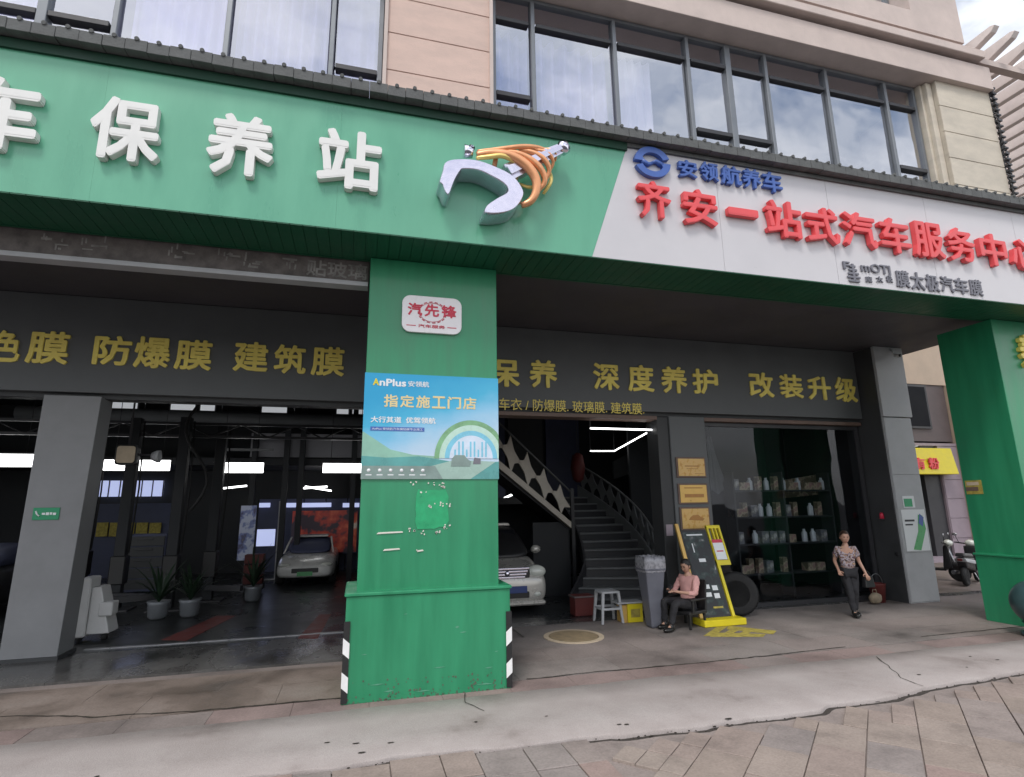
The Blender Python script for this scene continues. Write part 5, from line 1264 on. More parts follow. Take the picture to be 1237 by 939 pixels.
# storefront window
sw = thing('shop_window', 'large dark storefront window right of the gold plaques', 'window', (9, 10.3, 0))
fx = MB().box(6.98, 7.06, 10.26, 10.34, .02, 3.79).box(11.02, 11.1, 10.26, 10.34, .02, 3.79).box(7.06, 11.02, 10.26, 10.34, 3.71, 3.79).box(7.06, 11.02, 10.26, 10.34, .012, .10).build('frame', 'frame_dark', sw)
for a, b2 in ((7.06, 9.02), (9.03, 11.02)): box('pane', a, b2, 10.296, 10.304, .10, 3.71, 'glass_clear', sw, bevel=0)
box('backdrop', 7.1, 11.5, 13.9, 14.0, .012, 5.5, 'interior_dark', sw, bevel=0)
# wall poster with stripes, shelves and goods
pt = thing('striped_poster', 'dark teal poster with pale stripes high behind the storefront glass', 'poster', (11, 13.5, 3.6))
a, b2 = at(942, 540, Y=13.6), at(1008, 545, Y=13.6); box('sheet', a.x, min(b2.x, 13.0), 13.6, 13.64, at(970, 566, Y=13.6).z, at(970, 515, Y=13.6).z, 'interior_green', pt, bevel=0)
for k, (l, r, y_) in enumerate([(955, 980, 526), (952, 982, 532), (957, 985, 537), (952, 968, 551), (972, 978, 547)]):
    p, q = at(l, y_, Y=13.58), at(r, y_ - 2, Y=13.58); MB().hexa([(p.x, 13.58, p.z - .02), (q.x, 13.58, q.z - .02), (q.x, 13.598, q.z - .02), (p.x, 13.598, p.z - .02)], [(p.x, 13.58, p.z + .03), (q.x, 13.58, q.z + .03), (q.x, 13.598, q.z + .03), (p.x, 13.598, p.z + .03)]).build('stripe', 'column_light', pt)
shf = thing('display_shelf', 'display shelf of dim packaged goods behind the storefront glass', 'shelf', (9.7, 11.3, 0))
for z in (.5, 1.15, 1.75, 2.35): box('shelf_board', 8.3, 11.0, 11.15, 11.55, z, z + .035, 'frame_dark', shf)
for x in (8.3, 9.65, 11.0): box('upright', x - .02, x + .02, 11.16, 11.54, .012, 2.8, 'frame_dark', shf)
random.seed(21)
goods = {0: [], 1: []}
protos = [MB().box(-.09, .09, -.08, .08, 0, .26), MB().box(-.06, .06, -.06, .06, 0, .32), MB().lathe([(.06, 0), (.065, .02), (.065, .2), (.03, .25), (.03, .29), (0, .29)], (0, 0, 0), n=12), MB().box(-.14, .14, -.1, .1, 0, .18)]
gmes = []
for q, (m_, nm) in enumerate(zip(protos, ['packet', 'carton', 'bottle', 'box'])):
    gmes.append((nm, m_, ['goods_print', 'goods_warm', 'poster_white', 'goods_warm'][q]))
gsrc = {}
posn = ['left end', 'second place from the left', 'third place from the left', 'fourth place from the left', 'fifth place from the left', 'left of the middle', 'right of the middle', 'fifth place from the right', 'fourth place from the right', 'third place from the right', 'second place from the right', 'right end']
for zi, (z, znm) in enumerate([(.535, 'lowest shelf'), (1.185, 'second shelf'), (1.785, 'third shelf'), (2.385, 'top shelf')]):
    x = 8.42; k = 0
    while x < 10.95 and k < 12:
        if random.random() < (.92 if zi in (1, 2, 3) else .6):
            nm, m_, mt = random.choice(gmes)
            if nm not in gsrc:
                mm_ = MB(); mm_.v = [v_ + Vector((x, 11.33, z)) for v_ in m_.v]; mm_.f = m_.f; mm_.sm = m_.sm
                o = mm_.build(nm, mt); gsrc[nm] = (o, Vector((x, 11.33, z)))
            else:
                s_, c0 = gsrc[nm]; o = s_.copy(); COL.objects.link(o); o.location = s_.location + Vector((x, 11.33, z)) - c0
            tag(o, '%s on the %s behind the storefront glass, %s' % ({'packet': 'dim printed packet', 'carton': 'warm coloured carton', 'bottle': 'pale bottle', 'box': 'wide brownish box'}[nm], znm, posn[k]), nm, 'goods on the display shelf')
        x += random.uniform(.21, .25); k += 1
# warm counter box behind glass
lb = thing('light_box', 'dim warm light box with pictures behind the storefront glass', 'light box', (10.3, 12.3, 2.4))
a, b2 = at(947, 590, Y=12.2), at(1018, 578, Y=12.2)
MB().hexa([(a.x, 12.2, a.z - .25), (b2.x, 12.0, b2.z - .35), (b2.x, 12.12, b2.z - .35), (a.x, 12.32, a.z - .25)], [(a.x, 12.2, a.z + .2), (b2.x, 12.0, b2.z + .22), (b2.x, 12.12, b2.z + .22), (a.x, 12.32, a.z + .2)]).build('body', 'goods_warm', lb, bevel=.01)
MB().tube([(a.x + .2, 12.25, a.z + .2), (a.x + .2, 12.25, 5.5)], .01, n=5).tube([(b2.x - .2, 12.1, b2.z + .2), (b2.x - .2, 12.1, 5.5)], .01, n=5).build('hanger', 'frame_dark', lb)
# white drape and wheel rim display on the left behind glass
dr_ = thing('draped_cloth', 'pale cloth hanging inside the storefront window at upper left', 'cloth', (8.1, 11.4, 2.9))
mb = MB(); vs = []
for i in range(15):
    for k in range(10):
        t_ = k / 9; x = 8.0 + (i / 14 - .5) * (.12 + .55 * t_ ** 1.5) + .15 * t_; vs.append((x, 11.5 + .05 * math.sin(i * 1.9), 3.6 - 1.25 * t_ - .06 * math.cos(i)))
mb.add(vs, [(i * 10 + k, (i + 1) * 10 + k, (i + 1) * 10 + k + 1, i * 10 + k + 1) for i in range(14) for k in range(9)], True); mb.build('cloth', 'wall_grey', dr_)
MB().tube([(8.0, 11.5, 3.6), (8.0, 11.5, 5.5)], .008, n=5).build('cord', 'frame_dark', dr_)

# gold plaques
for (z0_, z1_, lab, kk) in [(2.62, 3.03, 'gold plaque with faint print, topmost of three on the grey pier', 0), (2.09, 2.50, 'gold plaque with orange title bar, middle one on the grey pier', 1), (1.58, 2.03, 'gold plaque with a small car print, lowest one on the grey pier', 2)]:
    q_ = thing('plaque', lab, 'plaque', (6.53, 10.1, z0_), 'gold plaques on the pier')
    box('frame', 6.20, 6.88, 10.09, 10.119, z0_, z1_, 'frame_brown', q_, bevel=.006); box('plate', 6.235, 6.845, 10.078, 10.0895, z0_ + .03, z1_ - .03, 'plaque_print' if kk != 1 else 'gold_plate', q_, bevel=.003)
    pm = MB()
    if kk == 0: pm.box(6.38, 6.72, 10.074, 10.0775, 2.84, 2.86).box(6.42, 6.68, 10.074, 10.0775, 2.79, 2.80).box(6.60, 6.80, 10.074, 10.0775, 2.69, 2.70)
    if kk == 1: pm.box(6.33, 6.75, 10.074, 10.0775, 2.40, 2.42).box(6.33, 6.77, 10.074, 10.0775, 2.22, 2.29)
    if kk == 2: pm.prism([(6.38, 1.78), (6.70, 1.76), (6.74, 1.80), (6.66, 1.83), (6.60, 1.88), (6.48, 1.87), (6.42, 1.83)], 10.074, 10.0775)
    pm.build('print', 'gold_print', q_)
nt_ = box('notice', 5.90, 6.05, 10.145, 10.158, 1.48, 1.70, 'stone_mauve'); tag(nt_, 'small pinkish notice on the dark door pier left of the plaques', 'notice')
gpk = box('gold_board', 6.22, 6.38, 10.0, 10.06, .9, 1.57, 'gold_plate'); tag(gpk, 'narrow gold board standing against the pier behind the tyre display', 'board')

# tyre display stand (leans back)
ds = thing('tyre_display_stand', 'black tyre display board with printed pictures on a yellow stand with a price card', 'display stand', (6.2, 9.3, 0))
def lean(x, z, d=0): return Vector((x, 9.13 + .38 * z + d, z))
def lbox(name, x0, x1, z0_, z1_, d0, d1, mat, bevel=.004):
    return MB().hexa([lean(x0, z0_, d0), lean(x1, z0_, d0), lean(x1, z0_, d1), lean(x0, z0_, d1)], [lean(x0, z1_, d0), lean(x1, z1_, d0), lean(x1, z1_, d1), lean(x0, z1_, d1)]).build(name, mat, ds, bevel=bevel, segs=1)
lbox('side_rail', 5.885, 5.955, .12, 1.72, .0, .05, 'gold_plate'); lbox('board', 5.96, 6.52, .12, 1.60, 0, .06, 'black_plastic'); lbox('print', 5.99, 6.49, .16, 1.56, -.006, -.001, 'tyre_print', 0)
plane = lambda x, z, d: lean(x, z, -.012 + d)
for zz in (.45, .58): lbox('white_print', 6.12, 6.24, zz, zz + .07, -.011, -.007, 'poster_white', 0); lbox('white_print', 6.29, 6.40, zz - .03, zz + .05, -.011, -.007, 'poster_white', 0)
lbox('white_print', 6.18, 6.32, 1.03, 1.09, -.011, -.007, 'poster_white', 0); lbox('white_print', 6.12, 6.14, 1.2, 1.36, -.011, -.007, 'poster_white', 0)
lbox('title_print', 6.06, 6.40, 1.50, 1.525, -.011, -.007, 'poster_white', 0); lbox('footer_print', 6.2, 6.4, .26, .29, -.011, -.007, 'yellow_worn', 0)
lbox('upright', 6.54, 6.60, .12, 1.02, -.01, .05, 'yellow_paint'); lbox('upright', 6.54, 6.58, 1.02, 1.66, -.01, .05, 'yellow_paint'); lbox('upright', 6.80, 6.84, 1.02, 1.66, -.01, .05, 'yellow_paint'); lbox('upright', 6.645, 6.675, 1.1, 1.66, -.01, .05, 'yellow_paint'); lbox('upright', 6.72, 6.75, 1.1, 1.66, -.01, .05, 'yellow_paint')
lbox('cross_bar', 6.54, 6.84, .96, 1.05, -.012, .048, 'yellow_paint'); lbox('cross_bar', 6.54, 6.84, 1.62, 1.68, -.012, .048, 'yellow_paint')
lbox('price_card', 6.56, 6.78, 1.06, 1.42, -.03, -.022, 'poster_white', 0); lbox('price_card_title', 6.56, 6.78, 1.36, 1.42, -.034, -.031, 'print_red', 0); lbox('price_card_title', 6.60, 6.74, 1.20, 1.22, -.034, -.031, 'print_red', 0)
box('base', 5.82, 6.66, 8.95, 9.32, .012, .12, 'yellow_paint', ds, bevel=.008)
ty = thing('tyre', 'black car tyre standing upright beside the yellow stand', 'tyre', (7.1, 9.75, .01))
T = Matrix.Translation((7.05, 9.72, .40)) @ Matrix.Rotation(rad(62), 4, 'Z') @ Matrix.Rotation(rad(6), 4, 'Y')
MB().lathe([(.24, -.10), (.34, -.125), (.38, -.10), (.395, -.05), (.395, .05), (.38, .10), (.34, .125), (.24, .10), (.24, -.10)], (0, 0, 0), axis='x', n=40).xf(T).build('carcass', 'black_rubber', ty)
tm = MB()
for i in range(44):
    a = 2 * math.pi * i / 44
    for s_ in (-1, 1): tm.box(-.03, .03, -.012, .012, .392, .402, T=Matrix.Rotation(a + .03 * s_, 4, 'X') @ Matrix.Translation((s_ * .055, 0, 0)) @ Matrix.Rotation(.5 * s_, 4, 'Z'))
tm.xf(T); tm.build('tread_block', 'black_rubber', ty)
ty2 = MB().lathe([(.22, -.09), (.32, -.11), (.355, -.09), (.36, .0), (.355, .09), (.32, .11), (.22, .09), (.22, -.09)], (7.6, 11.6, .385), axis='x', n=32).build('tyre', 'black_rubber'); tag(ty2, 'dark tyre standing inside the storefront glass', 'tyre')

# bin
bnn = thing('waste_bin', 'tall grey waste bin lined with a crumpled plastic bag beside the seated man', 'bin', (5.0, 9.35, 0))
MB().hexa([(4.95, 9.2, .012), (5.13, 9.2, .012), (5.13, 9.42, .012), (4.95, 9.42, .012)], [(4.865, 9.15, .98), (5.245, 9.15, .98), (5.245, 9.5, .98), (4.865, 9.5, .98)]).build('body', 'bin_grey', bnn, bevel=.03)
box('rim', 4.85, 5.26, 9.135, 9.515, .955, 1.0, 'bin_grey', bnn, bevel=.012)
bg_ = MB(); vs = []; N = 40
for k, (r_, z) in enumerate([(1.03, .93), (1.07, 1.02), (1.05, 1.12), (1.0, 1.20), (.9, 1.16), (.86, 1.0)]):
    for i in range(N):
        a = 2 * math.pi * i / N; q = max(abs(math.cos(a)), abs(math.sin(a))); j = 1 + .05 * noise.noise(Vector((i * .9, k * 1.7, 3)))
        vs.append((5.055 + .19 * r_ * j * math.cos(a) / q, 9.325 + .175 * r_ * j * math.sin(a) / q, z + .025 * noise.noise(Vector((i * .7, k, 8)))))
bg_.add(vs, [(k * N + i, k * N + (i + 1) % N, (k + 1) * N + (i + 1) % N, (k + 1) * N + i) for k in range(5) for i in range(N)], True); bg_.build('liner_bag', 'bag_grey', bnn)
# stool
sl = thing('stool', 'small pale grey plastic stool at the foot of the stairs', 'stool', (4.5, 9.95, 0))
MB().prism(rrect(4.30, 4.66, -.18, .18, .04), 0, .035).xf(Matrix(((1, 0, 0, 0), (0, 0, 1, 9.95), (0, -1, 0, .56), (0, 0, 0, 1)))).build('seat', 'column_light', sl, bevel=.006)
for sx in (-1, 1):
    for sy in (-1, 1):
        MB().hexa([(4.48 + sx * .20 - .02, 9.95 + sy * .19 - .02, .012), (4.48 + sx * .20 + .02, 9.95 + sy * .19 - .02, .012), (4.48 + sx * .20 + .02, 9.95 + sy * .19 + .02, .012), (4.48 + sx * .20 - .02, 9.95 + sy * .19 + .02, .012)],
                  [(4.48 + sx * .15 - .025, 9.95 + sy * .15 - .025, .53), (4.48 + sx * .15 + .025, 9.95 + sy * .15 - .025, .53), (4.48 + sx * .15 + .025, 9.95 + sy * .15 + .025, .53), (4.48 + sx * .15 - .025, 9.95 + sy * .15 + .025, .53)]).build('leg', 'column_light', sl, bevel=.004, segs=1)
    box('stretcher', 4.48 + sx * .178 - .012, 4.48 + sx * .178 + .012, 9.80, 10.10, .24, .28, 'column_light', sl)
    box('stretcher', 4.32, 4.64, 9.95 + sx * .178 - .012, 9.95 + sx * .178 + .012, .24, .28, 'column_light', sl)
# yellow bucket boxes
yb = thing('yellow_carton', 'bright yellow carton with a pale lid beside the grey bin', 'carton', (4.95, 9.9, 0))
box('body', 4.78, 5.08, 9.75, 10.0, .012, .33, 'yellow_paint', yb, bevel=.006); box('side_panel', 4.68, 4.775, 9.77, 10.0, .012, .31, 'gold_plate', yb, bevel=.004)
box('lid', 4.58, 5.10, 9.73, 10.02, .335, .365, 'column_light', yb, bevel=.006)
box('inset_print', 4.84, 5.02, 9.743, 9.749, .10, .24, 'yellow_worn', yb, bevel=0)
rb = thing('red_crate', 'dull red brown crate left of the white stool', 'crate', (4.2, 10.5, 0)); box('body', 4.10, 4.50, 10.6, 10.9, .012, .38, 'red_dull', rb, bevel=.01); box('rim', 4.08, 4.52, 10.58, 10.92, .345, .375, 'stone_brown', rb)
# bucket and cloth near the right column
bk = thing('red_bucket', 'dark red bucket on the floor beside the right grey column', 'bucket', (10.55, 9.95, 0))
MB().lathe([(.12, 0), (.16, .36), (.17, .38), (.15, .38), (.11, .02)], (10.72, 9.98, .008), n=20).build('body', 'red_dull', bk); MB().tube([(10.72 + .16 * math.cos(a), 9.98, .38 + .2 * math.sin(a)) for a in [math.pi * i / 10 for i in range(11)]], .008, n=5).build('handle', 'steel', bk)
cb_ = MB(); 
cb_.sphere((10.42, 9.78, .13), 1, n=18, m=12, sc3=(.15, .09, .11)); cb_.v = [v_ + Vector((.02 * noise.noise(v_ * 14), .02 * noise.noise(v_ * 14 + Vector((5, 0, 0))), .015 * noise.noise(v_ * 12))) for v_ in cb_.v]
cb_.tube([(10.36, 9.78, .2), (10.38, 9.78, .30), (10.46, 9.78, .30), (10.48, 9.78, .2)], .008, n=6)
tag(cb_.build('cream_bag', 'bag_tan'), 'tan cloth bag lying in front of the dark red bucket', 'bag')
# stickers on the right column
s1 = thing('sticker', 'small green and white sticker near the top of the leaflet on the right column', 'sticker', (11.48, 9.6, 2.06)); box('sheet', 11.33, 11.65, 9.598, 9.604, 1.95, 2.20, 'poster_white', s1, bevel=0); box('print', 11.36, 11.58, 9.594, 9.5975, 1.97, 2.14, 'sticker_green', s1, bevel=0)
s2 = thing('leaflet', 'white and green advertising leaflet with a tilted phone shape on the right column', 'leaflet', (11.55, 9.6, 1.45))
box('sheet', 11.24, 11.88, 9.597, 9.603, 1.05, 1.91, 'poster_white', s2, bevel=0)
MB().prism([(11.42, 1.08), (11.62, 1.06), (11.84, 1.50), (11.80, 1.78), (11.68, 1.80), (11.62, 1.45)], 9.592, 9.596).build('phone_print', 'poster_green', s2)
MB().prism([(11.66, 1.62), (11.76, 1.55), (11.82, 1.74), (11.72, 1.82)], 9.588, 9.5915).build('screen_print', 'letter_blue', s2)
MB().box(11.30, 11.56, 9.592, 9.596, 1.66, 1.70).box(11.30, 11.50, 9.592, 9.596, 1.58, 1.61).build('text_print', 'print_dark', s2)
hk = box('door_stop', 11.12, 11.134, 9.72, 9.80, .95, 1.02, 'black_plastic'); tag(hk, 'small black knob on the dark inner face of the right column', 'knob')
rl = thing('alarm_lamp', 'small red lamp on the dark jamb by the right column', 'lamp', (11.13, 9.9, 1.9)); MB().lathe([(.0, 0), (.045, 0), (.04, .10), (.02, .13), (0, .13)], (11.09, 9.95, 1.72), n=12).build('lens', 'print_red', rl); box('bracket', 11.05, 11.133, 9.91, 9.99, 1.69, 1.72, 'frame_dark', rl)
# camera under ceiling
sc_ = thing('security_camera', 'small white security camera under the canopy at the right column head', 'camera', (11.9, 9.5, 5.3)); MB().tube([(11.6, 9.45, 5.32), (11.4, 9.2, 5.24)], .04, n=12).build('body', 'white_plastic', sc_); MB().tube([(11.62, 9.5, 5.35), (11.66, 9.59, 5.5)], .015, n=6).build('bracket', 'white_plastic', sc_); MB().lathe([(.0, 0), (.03, 0), (.03, .02), (0, .02)], (11.395, 9.19, 5.235), axis='y', n=12).build('lens', 'black_plastic', sc_)

# bollard
bo = thing('bollard', 'dark teal ball shaped bollard in front of the right green pillar', 'bollard', (10.3, 6.8, 0))
MB().sphere((10.33, 6.74, .50), .345, n=32, m=20).build('ball', 'bollard_teal', bo); MB().lathe([(.27, 0), (.27, .05), (.22, .08), (.20, .17), (.24, .2)], (10.33, 6.74, .01), n=28).build('base', 'bollard_teal', bo)

# scooters -----------------------------------------------------------------
def scooter(ox, oy, ang, lab, bodymat, front):
    s_ = thing('scooter', lab, 'scooter', (ox, oy, 0), 'scooters parked behind the right pillar')
    T = Matrix.Translation((ox, oy, 0)) @ Matrix.Rotation(ang, 4, 'Z')
    def B(m_, nm, mt, par=None, bevel=0): return m_.xf(T).build(nm, mt, par or s_, bevel=bevel)
    for x in (-.62, .62):
        wq_ = B(MB().lathe([(.15, -.045), (.22, -.05), (.245, 0), (.22, .05), (.15, .045), (.15, -.045)], (x, 0, .25), axis='y', n=28), 'wheel', 'black_rubber')
        B(MB().lathe([(0, -.03), (.155, -.035), (.155, .035), (0, .03)], (x, 0, .25), axis='y', n=16), 'rim', 'steel', wq_)
    B(MB().tube([(-.62, .0, .25), (-.52, 0, .55), (-.42, 0, .95)], .03, n=8), 'fork', 'steel')
    B(MB().sphere((-.6, 0, .42), 1, n=16, m=8, sc3=(.22, .07, .09)), 'front_mudguard', bodymat)
    B(MB().hexa([(-.50, -.16, .34), (-.30, -.16, .30), (-.30, .16, .30), (-.50, .16, .34)], [(-.47, -.18, .92), (-.36, -.12, .92), (-.36, .12, .92), (-.47, .18, .92)]), 'leg_shield', bodymat, bevel=.04)
    B(MB().box(-.36, .10, -.14, .14, .27, .33), 'footboard', 'black_plastic', bevel=.015)
    B(MB().hexa([(.06, -.13, .32), (.72, -.10, .45), (.72, .10, .45), (.06, .13, .32)], [(.08, -.15, .66), (.86, -.09, .72), (.86, .09, .72), (.08, .15, .66)]), 'rear_body', bodymat, bevel=.05)
    B(MB().hexa([(.08, -.14, .665), (.84, -.10, .72), (.84, .10, .72), (.08, .14, .665)], [(.14, -.12, .76), (.80, -.09, .81), (.80, .09, .81), (.14, .12, .76)]), 'seat', 'black_plastic', bevel=.03)
    B(MB().tube([(-.40, -.33, 1.0), (-.44, -.12, .97), (-.44, .12, .97), (-.40, .33, 1.0)], .017, n=8), 'handlebar', 'black_plastic')
    B(MB().sphere((-.47, 0, .98), 1, n=16, m=10, sc3=(.11, .13, .09)), 'headlight', 'lamp_glass')
    for q in (-1, 1):
        mr = B(MB().tube([(-.42, .24 * q, 1.0), (-.45, .30 * q, 1.18)], .008, n=6), 'mirror_stalk', 'black_plastic'); B(MB().sphere((-.45, .31 * q, 1.2), 1, n=12, m=8, sc3=(.015, .06, .04)), 'mirror', 'steel', mr)
    B(MB().tube([(.3, -.16, .3), (.75, -.2, .33)], [.035, .05], n=10), 'exhaust', 'steel')
    if front: B(MB().hexa([(.12, -.165, .50), (.82, -.13, .60), (.82, .13, .60), (.12, .165, .50)], [(.12, -.16, .60), (.86, -.11, .69), (.86, .11, .69), (.12, .16, .60)]), 'side_panel', 'column_light', bevel=.02)
    B(MB().box(.86, .90, -.05, .05, .62, .68), 'tail_lamp', 'red_dull', bevel=.008)
    B(MB().tube([(.15, .1, .3), (.1, .2, .012)], .012, n=6), 'kick_stand', 'steel')
    return s_
scooter(15.0, 12.2, rad(118), 'dark scooter with its front wheel beside the right grey column', 'black_plastic', 0)
scooter(15.2, 11.3, rad(205), 'black scooter with a pale side panel standing across behind the right green pillar', 'black_plastic', 1)

# ================================================================== PEOPLE
def skin_body(J, E, mat, name, parent, root, sub=1, wr=0):
    """J: {joint:(pos, radius)}; one continuous skinned surface"""
    me = bpy.data.meshes.new('tmp'); keys = list(J); idx = {k: i for i, k in enumerate(keys)}
    me.from_pydata([J[k][0] for k in keys], [(idx[a], idx[b2]) for a, b2 in E], [])
    ob = bpy.data.objects.new('tmp', me); COL.objects.link(ob)
    ob.modifiers.new('k', 'SKIN'); sv = me.skin_vertices[0].data
    for k in keys:
        r_ = J[k][1]; r_ = r_ if isinstance(r_, tuple) else (r_, r_); sv[idx[k]].radius = r_; sv[idx[k]].use_root = (k == root)
    sb = ob.modifiers.new('s', 'SUBSURF'); sb.levels = sb.render_levels = sub
    dg = bpy.context.evaluated_depsgraph_get(); m2 = bpy.data.meshes.new_from_object(ob.evaluated_get(dg))
    vs = [v_.co.copy() for v_ in m2.vertices]; fs3 = [tuple(p.vertices) for p in m2.polygons]
    bpy.data.objects.remove(ob); bpy.data.meshes.remove(m2)
    if wr: vs = [v_ + Vector((noise.noise(v_ * 9), noise.noise(v_ * 9 + Vector((4, 4, 4))), 0)) * wr + Vector((noise.noise(v_ * 26), noise.noise(v_ * 26 + Vector((4, 4, 4))), 0)) * wr * .5 for v_ in vs]
    mb_ = MB(); mb_.v = vs; mb_.f = fs3; mb_.sm = [True] * len(fs3)
    return mb_.build(name, mat, parent)
def head_parts(p, c, yaw, pitch, skin, hair, style, r=.095):
    T = Matrix.Translation(c) @ Matrix.Rotation(yaw, 4, 'Z') @ Matrix.Rotation(pitch, 4, 'X')
    m_ = MB(); m_.sphere((0, 0, 0), 1, n=24, m=16, sc3=(r * .80, r * .98, r * 1.22))
    for v_ in m_.v:                                     # jaw narrows, brow, flat face (face looks to -Y)
        if v_.z < 0: v_.x *= 1 + v_.z * 2.6; v_.y = v_.y * (1 + v_.z * 1.4) - .006
        if v_.y < -.07: v_.y = -.07 - (-.07 - v_.y) * .5
    m_.add([(-.014, -.084, -.028), (.014, -.084, -.028), (0, -.080, .022), (0, -.112, -.024), (0, -.086, -.036)], [(0, 4, 3), (4, 1, 3), (1, 2, 3), (2, 0, 3)], True)
    for s_ in (-1, 1): m_.sphere((s_ * r * .80, .005, -.005), 1, n=10, m=8, sc3=(.012, .018, .03))
    hd = m_.xf(T).build('head', skin, p)
    for s_ in (-1, 1):
        MB().sphere((s_ * .031, -.079, .012), 1, n=8, m=6, sc3=(.012, .006, .006)).xf(T).build('eye', 'eye_dark', hd)
        MB().box(s_ * .032 - .015, s_ * .032 + .015, -.088, -.078, .028, .033).xf(T).build('eyebrow', hair, hd)
    MB().sphere((0, -.078, -.058), 1, n=10, m=6, sc3=(.022, .008, .006)).xf(T).build('mouth', 'lip', hd)
    h_ = MB(); h_.sphere((0, .010, .018), 1, n=24, m=16, sc3=(r * .90, r * 1.06, r * 1.20))
    keep = []
    for f in h_.f:
        cc = sum((h_.v[i] for i in f), Vector()) / len(f)
        if cc.z > .072 or (cc.y > -.045 and cc.z > .03) or (cc.y > -.01 and cc.z > -.05) or (style == 'long' and cc.y > .0): keep.append(f)
    h_.f = keep; h_.sm = [True] * len(keep)
    for i, v_ in enumerate(h_.v): v_ += Vector((noise.noise(v_ * 50), noise.noise(v_ * 50 + Vector((3, 3, 3))), noise.noise(v_ * 50 + Vector((7, 7, 7))))) * .006
    if style == 'long': h_.sphere((0, .085, .02), 1, n=12, m=8, sc3=(.045, .045, .05))
    h_.xf(T).build('hair', hair, p)
def hand_joints(J, E, wrist, palm_c, dirv, side, pre, curl=.5):
    """palm, five unequal fingers on a skinned chain"""
    dirv = dirv.normalized(); sd_ = side.normalized(); nrm = dirv.cross(sd_).normalized()
    J[pre + 'pm'] = (wrist + dirv * .045, (.030, .016)); E.append((pre + 'wr', pre + 'pm'))
    for i, (off, L_) in enumerate([(-.030, .062), (-.010, .072), (.010, .068), (.029, .052)]):
        k0 = J[pre + 'pm'][0] + dirv * .04 + sd_ * off; k1 = k0 + (dirv - nrm * curl * .6).normalized() * L_ * .55; k2 = k1 + (dirv - nrm * curl * 1.8).normalized() * L_ * .5
        J[pre + 'f%da' % i] = (k0, .010); J[pre + 'f%db' % i] = (k1, .0085); J[pre + 'f%dc' % i] = (k2, .007)
        E += [(pre + 'pm', pre + 'f%da' % i), (pre + 'f%da' % i, pre + 'f%db' % i), (pre + 'f%db' % i, pre + 'f%dc' % i)]
    t0_ = wrist + dirv * .03 - sd_ * .034; t1_ = t0_ + (dirv * .7 - sd_ * .8).normalized() * .035; t2_ = t1_ + (dirv - nrm * .4).normalized() * .028
    J[pre + 't0'] = (t0_, .012); J[pre + 't1'] = (t1_, .0095); J[pre + 't2'] = (t2_, .008); E += [(pre + 'pm', pre + 't0'), (pre + 't0', pre + 't1'), (pre + 't1', pre + 't2')]

